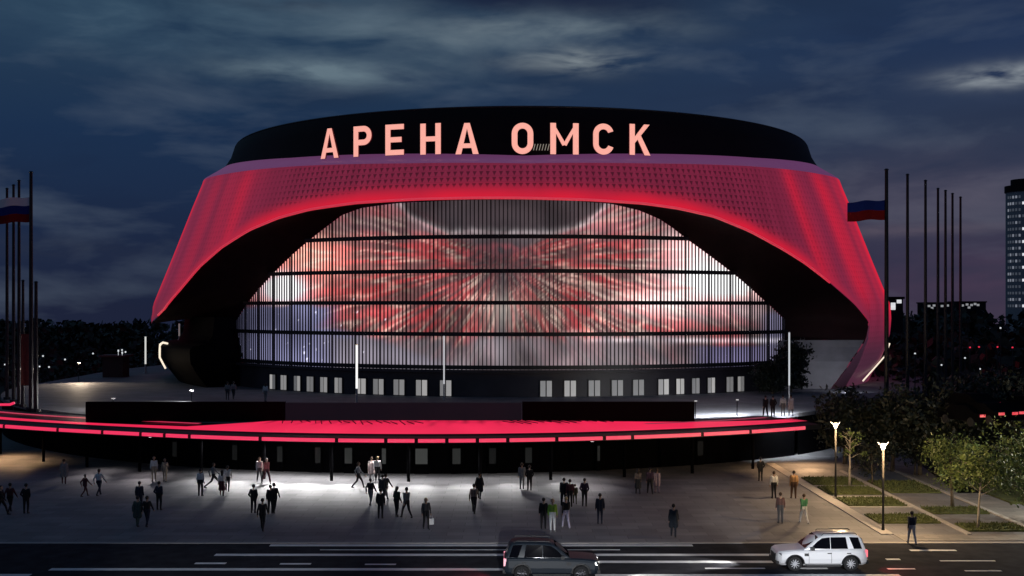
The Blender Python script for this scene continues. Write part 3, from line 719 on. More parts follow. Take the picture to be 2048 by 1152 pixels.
b.grid([[(-.1+u*1.1, .04*math.sin(u*8), -v*4.6) for u in np.linspace(0,1,8)] for v in np.linspace(0,1,6)])
o = b.build('banner', mat('banner_cloth', (.1,.02,.015), .8, var=.3)); x, Y = (46-1024)/F*99, 99; o.location = (x, Y-.2, CZ+(HY-668)*Y/F)
tag(o, 'dim brown red banner hanging from a west flagpole', 'banner')

# ------------------------------------------------------------------ vehicles
def mirror_y(pts): return pts + [(x,-y,z) for x,y,z in reversed(pts)]
def car_paint(name, rgb, metal=.1):
    m = mat(name, rgb, .28, metal); b_ = m.node_tree.nodes['Principled BSDF']; b_.inputs['Coat Weight'].default_value = .25; b_.inputs['Coat Roughness'].default_value = .08
    return m
M['tyre'] = mat('tyre', (.012,.012,.013), .85); M['rim'] = mat('rim', (.6,.6,.63), .35, .25); M['trim'] = mat('black_trim', (.015,.015,.017), .5)
def interp_rows(prof, x): return [float(np.interp(x, [p[0] for p in prof], [p[k] for p in prof])) for k in range(1, len(prof[0]))]
def suv(name, loc, rz, paint, rim_m, label, tail_m, head_m, scale=1.0):
    """Five door off-roader, nose toward -X."""
    o = tag(empty(name, loc, rz), label, 'car'); o.scale = (scale,)*3
    # x, half width, sill, shoulder height, top height (bonnet or belt line)
    prof = [(-2.30,.66,.42,.70,.82),(-2.24,.80,.34,.78,.93),(-2.08,.90,.30,.84,1.00),(-1.6,.94,.30,.90,1.05),(-1.0,.95,.30,.94,1.08),(-.6,.95,.30,.97,1.10),(.5,.95,.30,.98,1.12),(1.5,.95,.30,.98,1.13),(2.05,.92,.32,.97,1.12),(2.22,.86,.36,.92,1.08),(2.27,.80,.42,.86,1.02)]
    xs = np.unique(np.r_[np.linspace(-2.30,2.27,40), [p[0] for p in prof]])
    rows = []
    for x in xs:
        w_, s0, sh, tp = interp_rows(prof, x)
        half = [(x, 0, s0), (x, w_*.86, s0), (x, w_*.97, s0+.12), (x, w_, (s0+sh)/2), (x, w_*.985, sh), (x, w_*.93, sh+(tp-sh)*.65), (x, w_*.80, tp), (x, 0, tp+.02)]
        rows.append(half + [(a,-c_,d) for a,c_,d in reversed(half[1:-1])])
    bm = bmesh.new(); rv = [[bm.verts.new(p) for p in r] for r in rows]; n = len(rows[0])
    for i in range(len(rv)-1):
        for k in range(n): bm.faces.new((rv[i][k], rv[i+1][k], rv[i+1][(k+1)%n], rv[i][(k+1)%n]))
    bm.faces.new(rv[0]); bm.faces.new(list(reversed(rv[-1])))
    bmesh.ops.recalc_face_normals(bm, faces=bm.faces)
    me = bpy.data.meshes.new('body'); bm.to_mesh(me); bm.free(); me.materials.append(paint); me.materials.append(M['trim'])
    body = link(bpy.data.objects.new('body', me), o)
    cb = MB()
    for wx in (-1.42, 1.42):
        for s in (-1,1): cb.tube([(wx, s*.62, .37), (wx, s*1.1, .37)], .435, 28)
    cut = cb.build('arch_cutter', M['trim'], o); bpy.context.view_layer.update()
    bm = bmesh.new(); bm.from_mesh(cut.data); bmesh.ops.recalc_face_normals(bm, faces=bm.faces); bm.to_mesh(cut.data); bm.free()
    md = body.modifiers.new('b', 'BOOLEAN'); md.operation = 'DIFFERENCE'; md.object = cut; md.solver = 'EXACT'; md.material_mode = 'TRANSFER'
    dg = bpy.context.evaluated_depsgraph_get(); me2 = bpy.data.meshes.new_from_object(body.evaluated_get(dg)); body.modifiers.clear(); body.data = me2; me2.name = 'body'
    bpy.data.objects.remove(cut)
    # cabin
    cabp = [(-.92,.78,1.06,1.08,.80),(-.70,.79,1.06,1.27,.76),(-.36,.80,1.06,1.55,.71),(-.12,.80,1.06,1.70,.69),(.15,.81,1.06,1.76,.68),(.9,.81,1.06,1.80,.68),(1.55,.80,1.06,1.80,.67),(1.9,.79,1.06,1.75,.66),(2.02,.78,1.06,1.60,.67),(2.14,.78,1.06,1.3,.72),(2.2,.78,1.06,1.09,.77)]
    rows = []
    for x in np.unique(np.r_[np.linspace(-.92,2.2,26), [p[0] for p in cabp]]):
        wb, zb_, zt, wt = interp_rows(cabp, x); e = min(.07, (zt-zb_)*.4)
        half = [(x, wb, zb_), (x, wt+.015, zt-e), (x, wt-.06, zt-.01), (x, 0, zt+.015)]
        rows.append(half + [(a,-c_,d) for a,c_,d in reversed(half[:-1])])
    b = MB(); b.grid(rows); b.build('cabin', paint, o, True)
    def side(pts, s, off=.012):     # a panel lying on the cabin's side
        out = []
        for x, z in pts:
            wb, zb_, zt, wt = interp_rows(cabp, x); e = min(.07, (zt-zb_)*.4); k = (z-zb_)/max(.05, zt-e-zb_)
            out.append((x, s*(wb+(wt+.015-wb)*k+off), z))
        return out
    for s in (-1,1):
        for pts in ([(-.62,1.12),(-.26,1.46),(.0,1.64),(.40,1.69),(.40,1.12)], [(.43,1.12),(.43,1.69),(1.20,1.70),(1.30,1.12)], [(1.60,1.12),(1.38,1.70),(1.84,1.68),(2.02,1.12)]):
            p = side(pts, s); b = MB(); b.add(p, [tuple(range(len(p))) if s < 0 else tuple(reversed(range(len(p))))])
            q = side(pts, s, -.02); m_ = len(p); b.add(p+q, [(k,(k+1)%m_,m_+(k+1)%m_,m_+k) for k in range(m_)])
            b.build('window', M['glass'], o)
        b = MB(); b.tube([(.0,s*.60,1.76),(.1,s*.60,1.845),(1.7,s*.60,1.87),(1.8,s*.60,1.80)], .022, 6); b.build('roof_rail', M['trim'], o)
        b = MB(); b.box((-.62,s*.88,1.08),(-.46,s*1.08,1.24)) if s > 0 else b.box((-.62,-1.08,1.08),(-.46,-.88,1.24)); b.build('mirror', M['trim'], o)
        for hx in (.22, 1.2):
            b = MB(); b.box((hx,s*.955-.02,.90),(hx+.2,s*.955+.02,.94)); b.build('handle', M['trim'], o)
        for jx in (-.72, .42, 1.42):
            b = MB(); b.tube([(jx,s*.953,.42),(jx,s*.957,.70),(jx-.02,s*.945,.97)], .008, 4); b.build('door_seam', M['trim'], o)
        for wx in (-1.42, 1.42):
            b = MB(); b.tube([(wx+.46*math.cos(a), s*.945, .37+.46*math.sin(a)) for a in np.linspace(.05, math.pi-.05, 16)], .04, 5); b.build('arch_trim', M['trim'], o)
        b = MB(); b.box((-.95,s*.955-.01,.78),(-.74,s*.955+.012,.92)); b.build('side_vent', M['trim'], o)
        b = MB(); b.box((-.9,s*.93-.05,.27),(.9,s*.93+.03,.36)); b.build('sill', M['trim'], o)
        b = MB(); b.add([(-2.315,s*.42,.70),(-2.2,s*.835,.74),(-2.1,s*.89,.80),(-2.1,s*.875,.9),(-2.2,s*.80,.915),(-2.31,s*.44,.84)], [(0,1,2,3,4,5) if s > 0 else (5,4,3,2,1,0)]); b.build('headlight', head_m, o)
        b = MB(); b.box((2.16,s*.76-.1,.72),(2.285,s*.76+.1,1.06)); b.build('taillight', tail_m, o)
    # wind screens
    def front(x0, x1, inset):
        out = []
        for x in (x0, x1):
            wb, zb_, zt, wt = interp_rows(cabp, x); out.append((x, wt-inset-.03, zt+.008))
        (xa,wa,za),(xb,wb2,zb2) = out
        return [(xa-.012,-wa,za),(xa-.012,wa,za),(xb-.012,wb2,zb2),(xb-.012,-wb2,zb2)]
    b = MB(); b.add(front(-.86,-.16,.04), [(0,3,2,1)]); b.build('windscreen', M['glass'], o)
    b = MB(); b.add([(2.03,-.6,1.62),(2.03,.6,1.62),(2.18,.66,1.2),(2.18,-.66,1.2)], [(0,1,2,3)]); b.build('rear_window', M['glass'], o)
    b = MB(); b.box((-2.335,-.44,.52),(-2.25,.44,.80)); b.build('grille', M['trim'], o)
    b = MB(); b.box((-2.345,-.80,.36),(-2.2,.80,.50)); b.build('bumper', M['trim'], o)
    b = MB(); b.box((2.2,-.80,.36),(2.33,.80,.56)); b.build('bumper', M['trim'], o)
    # wheels
    for wx in (-1.42, 1.42):
        for s in (-1,1):
            y0 = s*.80; b = MB()
            sec = [(.23,-.12),(.33,-.125),(.37,-.09),(.375,0),(.37,.09),(.33,.125),(.23,.12)]
            rows = [[(wx+r*math.cos(a), y0+yy, .375+r*math.sin(a)) for r, yy in sec] for a in np.linspace(0, 2*math.pi, 29)]
            b.grid(rows); wh = b.build('wheel', M['tyre'], o, True)
            b = MB(); yo = y0+s*.095
            rows = [[(wx+r*math.cos(a), yo-s*dd, .375+r*math.sin(a)) for r, dd in ((.285,.0),(.262,.0),(.25,.05))] for a in np.linspace(0, 2*math.pi, 29)]
            b.grid(rows)
            for k in range(10):
                a = 2*math.pi*k/10+.1; b.tube([(wx, yo-s*.01, .375), (wx+.265*math.cos(a), yo-s*.012, .375+.265*math.sin(a))], [.03,.022], 6)
            b.tube([(wx,yo-s*.02,.375),(wx,yo+s*.015,.375)], .06, 10); b.build('rim', rim_m, wh)
    return o
white = car_paint('white_paint', (.78,.78,.8)); darkp = car_paint('slate_paint', (.011,.018,.028), .0); darkp.node_tree.nodes['Principled BSDF'].inputs['Roughness'].default_value = .5; darkp.node_tree.nodes['Principled BSDF'].inputs['Coat Weight'].default_value = .08
W1 = suv('car', (14.75,53.0,-.012), 0, white, M['rim'], 'white off-road car facing west on the road with silver wheels', M['red_lamp'], mat('headlight_lens', (.05,.05,.06), .1, spec=.8), .935)
D1 = suv('car', (1.8,51.1,-.012), math.pi, darkp, mat('dark_rim', (.08,.08,.09), .4, .6), 'dark slate off-road car heading east with its headlights on', lamp_mat('tail_glow', (1,.3,.4), 1.), lamp_mat('head_glow', (1,1,1), 6.), .955)
# its headlights and tail lights shine on the road, and so do those of the white car
spot('headlight_beam', (4.15, 50.6, .75), (16, 51.6, -.0), 500, (1,.98,.95), 70, .5, .1)
spot('headlight_beam', (12.3, 53.5, .78), (-2, 54.6, -.0), 1200, (1,.98,.95), 60, .5, .1)
spot('tail_beam', (-.6, 50.8, .8), (-3.2, 51.3, 0), 110, (1,.05,.08), 100, .6, .1)
spot('tail_beam', (17.1, 52.6, .8), (19.6, 52.0, 0), 90, (1,.05,.1), 100, .6, .1)

# unseen lamps added on the near side to light the car, road and people
def added_road_lamp(x, y, label, aim, watts, ang, cut=58.6):
    o = tag(empty('street_lamp', (x,y,0)), label, 'street lamp')
    b = MB(); b.tube([(0,0,0),(0,0,3),(0,.1,6.2),(0,.9,7.0)], [.11,.09,.07,.05], 8); b.build('pole', M['pole'], o)
    b = MB(); b.box((-.14,.7,6.98),(.14,1.5,7.1)); h = b.build('lamp_head', M['pole'], o)
    b = MB(); b.box((-.11,.75,6.95),(.11,1.45,6.975)); b.build('lens', M['white_lamp'], h)
    # an added plate cuts the beam to keep the light off the square
    b = MB(); b.box((-1.2,2.0,6.9-.9*6.9/(cut-y-1.1)),(1.2,2.03,7.1)); b.box((-.05,1.4,7.1),(.05,2.03,7.14)); b.build('beam_blocker', M['ink'], h)
    spot('bulb', (x,y+1.1,6.9), aim, watts, (.95,.97,1), ang, .8, .012, o)
added_road_lamp(16, 19, 'added unseen white lamp on the near pavement aimed at the white car', (14.6,53.0,.9), 45000, 9.5, 80)
added_road_lamp(2, 19, 'added unseen white lamp on the near pavement lighting the middle of the road', (2,55.5,0), 26000, 30, 66)
added_road_lamp(-14, 19, 'added unseen white lamp on the near pavement lighting the west of the road', (-14,53.0,0), 13000, 24)
# ------------------------------------------------------------------ people
def person_mesh(name, J, coat=0., skirt=0., long_hair=False, bulk=1.):
    """One continuous body grown over tapered limbs; J holds joint positions, facing -Y."""
    S = []    # (p, rp, q, rq, region)   0 skin 1 top 2 trousers 3 hair 4 shoes
    V = Vector
    pel, chest, neck, head = V(J['pel']), V(J['chest']), V(J['neck']), V(J['head'])
    fw = V(J.get('face', (0,-1,0))).normalized(); rt = V((-fw.y, fw.x, 0))*-1
    for s in (-1,1):
        side = V((s*.085*bulk,0,0)); sh = chest + V((s*.165*bulk,0,.10)); el_ = V(J['elR' if s > 0 else 'elL']); wr = V(J['wrR' if s > 0 else 'wrL']); kn = V(J['knR' if s > 0 else 'knL']); an = V(J['anR' if s > 0 else 'anL'])
        S += [(pel+side, .115*bulk, pel+side*.8+V((0,0,.12)), .11*bulk, 2), (pel+side*.8+V((0,0,.16)), .115*bulk, chest+V((s*.085*bulk,0,0)), .125*bulk, 1), (chest+V((s*.08,0,.02)), .12*bulk, sh, .07, 1)]
        S += [(sh, .068*bulk, el_, .05*bulk, 1), (el_, .05*bulk, wr, .036*bulk, 1)]
        d = (wr-el_).normalized(); palm = wr + d*.085
        S += [(wr, .03, palm, .036, 0)]
        lat = d.cross(V((0,-1,0))); lat = lat.normalized() if lat.length > .05 else V((1,0,0)); fwd = lat.cross(d).normalized()
        for k, L in enumerate((.068,.08,.076,.06)):
            b0 = palm + fwd*(.026-.017*k) + d*.015; m1 = b0 + d*L*.55 + lat*(-s)*.004; tip = m1 + d*L*.4 - lat*s*.016
            S += [(b0, .0105, m1, .0095, 0), (m1, .0095, tip, .0085, 0)]
        S += [(wr+d*.03+fwd*.02, .013, wr+d*.085+fwd*.055, .011, 0), (wr+d*.085+fwd*.055, .011, wr+d*.115+fwd*.058, .009, 0)]
        hip = pel + side
        S += [(hip, .10*bulk, kn, .068*bulk, 2), (kn, .066*bulk, an, .046*bulk, 2)]
        ft_ = V(J['ftR' if s > 0 else 'ftL']); S += [(an+V((0,0,-.03)), .045, an+V((0,.02,-.045)), .042, 4), (an+V((0,0,-.045)), .042, an+ft_, .034, 4)]
    S += [(neck+V((0,0,-.1)), .06, neck, .052, 0), (neck, .052, head+V((0,0,-.04)), .055, 0)]
    S += [(head+V((0,0,-.035))+fw*.02, .072, head+V((0,0,.03)), .088, 0), (head+V((0,0,-.085))+fw*.045, .035, head+V((0,0,-.04))+fw*.03, .05, 0)]
    S += [(head+V((0,0,-.005))+fw*.085, .012, head+V((0,0,-.03))+fw*.105, .015, 0)]
    for s in (-1,1): S += [(head+rt*s*.09+V((0,0,-.02)), .018, head+rt*s*.092+V((0,0,.015)), .02, 0)]
    S += [(head+V((0,0,.05))-fw*.025, .094, head+V((0,0,.02))-fw*.04, .09, 3)]
    if long_hair: S += [(head-fw*.06, .08, neck-fw*.05+V((0,0,-.06)), .06, 3)]
    if coat:
        for s in (-1,1): S += [(chest+V((s*.09,0,0)), .13, pel+V((s*.11,0,-coat)), .15, 1)]
    if skirt:
        for s in (-1,1): S += [(pel+V((s*.05,0,.05)), .12, pel+V((s*.09,0,-skirt)), .15, 2)]
    bm = bmesh.new()
    for p, rp, q, rq, reg in S:
        t = bmesh.new()
        for c_, r in ((p, rp), (q, rq)): bmesh.ops.create_icosphere(t, subdivisions=2, radius=r, matrix=Matrix.Translation(c_))
        res = bmesh.ops.convex_hull(t, input=t.verts)
        kill = [g for g in set(res['geom_interior']) | set(res['geom_unused']) if isinstance(g, bmesh.types.BMVert)]
        bmesh.ops.delete(t, geom=kill, context='VERTS')
        tm = bpy.data.meshes.new('t'); t.to_mesh(tm); t.free(); bm.from_mesh(tm); bpy.data.meshes.remove(tm)
    me = bpy.data.meshes.new(name); bm.to_mesh(me); bm.free()
    ob = bpy.data.objects.new(name, me); col.objects.link(ob)
    md = ob.modifiers.new('r', 'REMESH'); md.mode = 'VOXEL'; md.voxel_size = .0125; md.use_smooth_shade = True
    m2 = ob.modifiers.new('s', 'SMOOTH'); m2.iterations = 2; m2.factor = .4
    m3 = ob.modifiers.new('d', 'DECIMATE'); m3.ratio = .3
    dg = bpy.context.evaluated_depsgraph_get(); out = bpy.data.meshes.new_from_object(ob.evaluated_get(dg)); bpy.data.objects.remove(ob)
    out.name = name
    cen = np.zeros(len(out.polygons)*3); out.polygons.foreach_get('center', cen); cen = cen.reshape(-1,3)
    best = np.full(len(cen), 9.); reg_i = np.zeros(len(cen), dtype=np.int32)
    for p, rp, q, rq, reg in S:
        p_, q_ = np.array(p), np.array(q); d = q_-p_; L2 = max(1e-9, d@d); t = np.clip(((cen-p_)@d)/L2, 0, 1)
        dist = np.linalg.norm(cen-(p_+t[:,None]*d), axis=1) - (rp+(rq-rp)*t)
        if reg == 3: dist = np.where((cen-np.array(head))@np.array(fw) > .055, 9., dist)
        m_ = dist < best; best[m_] = dist[m_]; reg_i[m_] = reg
    hd = cen-np.array(head); f_ = hd@np.array(fw); r_ = hd@np.array(rt)
    eye = (f_ > .06) & (np.abs(np.abs(r_)-.033) < .013) & (np.abs(hd[:,2]-.008) < .009); reg_i[eye] = 3
    mouth = (f_ > .05) & (np.abs(r_) < .024) & (np.abs(hd[:,2]+.066) < .006); reg_i[mouth] = 5
    out.materials.clear()
    for _ in range(6): out.materials.append(None)
    out.polygons.foreach_set('material_index', reg_i); out.polygons.foreach_set('use_smooth', [True]*len(reg_i))
    z0 = min(v.co.z for v in out.vertices)
    for v in out.vertices: v.co.z -= z0
    return out
def pose(stride=0., armswing=None, arms='down', lean=0., bent=0.):
    a = stride if armswing is None else armswing
    J = dict(pel=(0,0,.93-.03*abs(stride)*2), chest=(0,-lean,1.30), neck=(0,-lean*1.2,1.48), head=(0,-lean*1.5-.015,1.625),
        knR=(.10,-.10*stride*4-.03*abs(stride),.50), knL=(-.10,.07*stride*4-.05,.50), anR=(.11,-.16*stride*4,.09), anL=(-.10,.20*stride*4,.09+.10*max(0,stride)), ftR=(.02,-.15,-.055), ftL=(-.02,-.14,-.055-.05*max(0,stride)))
    J['elR'] = (.225,.09*a*4+.03,1.13); J['elL'] = (-.225,-.09*a*4+.03,1.13); J['wrR'] = (.235,.10*a*4-.05,.89); J['wrL'] = (-.235,-.16*a*4-.05,.90)
    if arms == 'pocket': J['elR'] = (.265,.10,1.14); J['wrR'] = (.20,-.04,.97); J['elL'] = (-.265,.10,1.14); J['wrL'] = (-.20,-.04,.97)
    if arms == 'phone': J['elR'] = (.25,-.02,1.13); J['wrR'] = (.12,-.26,1.28)
    if arms == 'bag': J['elR'] = (.24,.02,1.13); J['wrR'] = (.27,-.02,.87)
    if arms == 'point': J['elR'] = (.36,-.16,1.30); J['wrR'] = (.46,-.38,1.36)
    return J
J2 = pose(.0); J2['anR'] = (.16,-.04,.09); J2['knR'] = (.13,-.05,.5)
PM = [person_mesh('person', pose(0)), person_mesh('person', pose(.55)), person_mesh('person', pose(.8, .6)), person_mesh('person', pose(.35), coat=.30), person_mesh('person', pose(.3), skirt=.42, long_hair=True),
      person_mesh('person', pose(0, arms='pocket')), person_mesh('person', pose(.15, arms='phone', lean=.03), long_hair=True), person_mesh('person', pose(.2, 0, arms='bag'), long_hair=True), person_mesh('person', J2, bulk=1.12)]
cloth_cache = {}
def cloth(rgb, rough=.85):
    k = tuple(round(x, 3) for x in rgb)
    if k not in cloth_cache: cloth_cache[k] = mat('cloth', rgb, rough, var=.15, scale=9)
    return cloth_cache[k]
SKIN = [mat('skin', c_, .6) for c_ in ((.45,.28,.2),(.38,.22,.15),(.5,.33,.25))]; LIPS = mat('lips', (.3,.12,.1), .5)
HAIR = [mat('hair', c_, .6) for c_ in ((.02,.015,.012),(.06,.035,.02),(.35,.26,.13))]
SHOE = [mat('shoe', c_, .6) for c_ in ((.02,.02,.02),(.3,.3,.3))]
BLK, NAVY, GREY, WHT, MAR, OLV, BEI, TAN, GRN, LIM, LIL, DGR = (.012,.012,.014),(.015,.02,.04),(.2,.2,.21),(.7,.69,.67),(.07,.018,.025),(.05,.055,.03),(.4,.32,.24),(.35,.2,.09),(.05,.2,.1),(.3,.5,.06),(.5,.46,.6),(.05,.05,.055)
# column, foot row, figure, facing (0 = toward the road, degrees), stature, top, legs, hair, label
PPL = [
 (2,1030,1,90,1.75,BLK,BLK,0,'dark walker half cut off by the picture edge in front of the plaza'),
 (20,1025,1,180,1.78,MAR,BLK,0,'walker in dark plum jacket near the west end of the plaza'),
 (52,1027,5,180,1.80,BLK,BLK,0,'slim standing figure all in black beside the walker in the plum jacket'),
 (128,968,3,200,1.75,GREY,MAR,1,'person in grey top and long maroon garment under the west canopy'),
 (170,993,1,150,1.45,MAR,MAR,0,'short maroon figure walking next to one with a white top'),
 (198,991,1,170,1.74,WHT,NAVY,1,'person in white top and navy trousers beside the short maroon figure'),
 (308,962,0,10,1.76,WHT,BEI,1,'person in white shirt and beige trousers near the dark podium wall'),
 (330,963,6,0,1.65,BEI,BEI,0,'black haired person in beige clothes next to the white shirt and beige trousers'),
 (279,1020,0,180,1.75,NAVY,NAVY,0,'navy figure seen behind the green grey coat'),
 (275,1053,3,180,1.72,(.05,.08,.075),(.05,.08,.075),0,'person in long green grey coat in front of the navy figure'),
 (294,1053,1,180,1.72,BLK,NAVY,0,'dark walker beside the long green grey coat'),
 (318,1020,5,170,1.75,NAVY,BLK,0,'lone dark navy figure standing behind the group with the green grey coat'),
 (401,992,0,170,1.8,WHT,BLK,0,'standing person with pale top and black trousers at the edge of the bright pool'),
 (427,976,2,120,1.72,GREY,BLK,1,'striding person in grey top beyond the pale top and black trousers'),
 (444,992,4,190,1.68,WHT,MAR,0,'woman in white blouse and long maroon skirt'),
 (455,983,1,190,1.75,WHT,BLK,0,'white shirted walker behind the long maroon skirt'),
 (519,965,1,20,1.8,WHT,DGR,1,'person in white shirt walking out of the dark doors into the bright pool'),
 (533,966,2,30,1.75,(.3,.08,.09),MAR,0,'person in rose red shirt beside a white shirt by the dark wall'),
 (507,1026,5,175,1.72,BLK,BLK,0,'black silhouette with bent elbow left of a pair in black'),
 (541,1027,0,180,1.72,BLK,BLK,0,'shorter of two black silhouettes standing close together'),
 (548,1026,1,180,1.80,BLK,BLK,0,'taller of two black silhouettes standing close together'),
 (525,1061,2,185,1.78,BLK,BLK,0,'black striding silhouette in front of the pair in black'),
 (717,976,1,100,1.78,GREY,BLK,1,'walker in grey top and black trousers by the brightest light column'),
 (743,962,3,190,1.72,(.55,.45,.45),GREY,1,'person in pale pink jacket next to the brilliant white shirt'),
 (755,964,0,180,1.82,(.8,.8,.8),BLK,2,'person in brilliant white shirt in the brightest part of the pool'),
 (741,1010,1,170,1.66,BLK,GREY,0,'person in black jacket and grey trousers walking behind the crowd centre'),
 (765,1004,0,180,1.74,DGR,DGR,0,'charcoal figure hidden partly behind a black one'),
 (761,1037,0,180,1.76,BLK,BLK,0,'black figure in front of the charcoal one'),
 (771,1001,2,160,1.72,DGR,GREY,0,'charcoal striding figure with grey trousers'),
 (793,1033,6,140,1.78,OLV,BLK,0,'person in olive jacket facing one in blue grey'),
 (813,1036,1,215,1.8,(.09,.11,.14),BLK,0,'person in blue grey jacket facing one in olive'),
 (852,1058,7,20,1.74,DGR,BLK,2,'fair haired person in charcoal carrying a white bag'),
 (948,1027,2,175,1.78,(.14,.11,.1),BLK,0,'walker in grey brown top and black trousers on the dim plaza'),
 (959,998,3,170,1.68,BLK,DGR,0,'person in short black coat behind the grey brown top'),
 (1044,978,0,185,1.78,GREY,GREY,1,'person all in mid grey near the dark doors'),
 (1059,981,5,180,1.72,BLK,BLK,0,'person in black beside the one all in mid grey'),
 (1128,1012,8,180,1.75,BLK,BLK,0,'broad black figure behind the lime green jacket'),
 (1140,1014,0,185,1.72,MAR,BLK,0,'dark maroon figure shoulder to shoulder with a broad black one'),
 (1150,1008,1,180,1.25,OLV,OLV,0,'child in dark olive behind the white lilac trousers'),
 (1169,1013,5,170,1.75,(.04,.02,.04),BLK,0,'slim dark purple figure standing alone beyond the child in olive'),
 (1200,1048,0,180,1.75,NAVY,NAVY,0,'navy figure standing alone on the unlit plaza'),
 (1087,1058,0,175,1.74,BLK,BLK,0,'black figure just beside the lime green jacket'),
 (1105,1063,0,5,1.8,LIM,(.8,.8,.8),2,'person in lime green jacket and bright white trousers'),
 (1132,1057,1,190,1.78,BLK,LIL,2,'person in black jacket and pale lilac trousers'),
 (1276,988,4,180,1.68,(.25,.2,.17),DGR,1,'person in dull beige top and long dark skirt'),
 (1300,988,1,180,1.76,(.06,.03,.06),BLK,0,'dark purple walker between dull beige and pale pink'),
 (1314,986,3,180,1.62,(.35,.27,.32),(.3,.22,.28),1,'person in pale pink long coat'),
 (1347,1074,3,170,1.78,(.02,.025,.035),(.02,.025,.035),0,'person in long dark coat, closest to the road'),
 (1548,997,0,185,1.76,WHT,BLK,1,'person in white top and black trousers at the east of the plaza'),
 (1588,997,8,180,1.8,TAN,(.07,.035,.02),0,'person in tan jacket and brown trousers near the park kerb'),
 (1561,1047,0,180,1.78,(.09,.045,.04),DGR,1,'person in red brown jacket and grey trousers near the white car'),
 (1608,1047,1,185,1.7,GRN,(.5,.5,.5),1,'person in green top and pale trousers beside the park kerb'),
 (1824,1089,1,175,1.75,NAVY,(.3,.32,.4),0,'person in navy top and blue grey trousers on the pavement by the road'),
 (1521,962,5,180,1.7,BLK,BLK,0,'dim dark figure under the canopy by the podium wall'),
]
def add_person(x, y, z, fig, face, stat, top, leg, hair, label, i):
    o = link(bpy.data.objects.new('person', PM[fig]))
    o.location = (x,y,z); o.rotation_euler = (0,0,R_(face)); o.scale = (stat/1.72,)*3
    ms = [SKIN[i % 3], cloth(top), cloth(leg), HAIR[hair], SHOE[1 if sum(leg) > 1.2 else 0], LIPS]
    for k in range(6): o.material_slots[k].link = 'OBJECT'; o.material_slots[k].material = ms[k]
    return tag(o, label, 'person', 'people on the plaza')
for i, (px, py, fig, face, stat, top, leg, hair, lab) in enumerate(PPL):
    X, Y = PX(px, py); add_person(X, Y, .0, fig, face, stat, top, leg, hair, lab, i)
for i, (px, py, fig, face, top, leg, lab) in enumerate(((1566,832,0,180,WHT,GREY,'person in white top on the lit east terrace'),(1582,832,3,180,(.6,.6,.65),GREY,'person in long pale coat on the lit east terrace'),
        (1531,834,1,180,BLK,BLK,'dark walker on the lit east terrace'),(1546,834,5,180,BLK,BLK,'dark standing figure on the lit east terrace beside a dark walker'),(455,800,0,180,GREY,DGR,'grey figure on the terrace behind the black parapet'),(467,799,1,180,(.3,.25,.25),DGR,'dull pink grey figure on the terrace behind the black parapet'),(531,803,7,170,WHT,GREY,'pale figure alone on the terrace behind the black parapet'))):
    X, Y = deck_xy(px, py); add_person(X, Y, ZB, fig, face, 1.74, top, leg, 0, lab, i)
# white bag in the fair haired person's hand
X, Y = PX(852,1058); b = MB()
b.box((-.16,-.06,0),(.16,.06,.34)); b.tube([(-.1,0,.34),(-.08,0,.48),(.08,0,.48),(.1,0,.34)], .01, 5)
o = b.build('bag', mat('bag_cloth', (.75,.75,.75), .7)); o.location = (X+.27, Y+.06, .245); o.rotation_euler = (0,0,.35)
tag(o, 'white shopping bag in the hand of the fair haired person', 'bag')

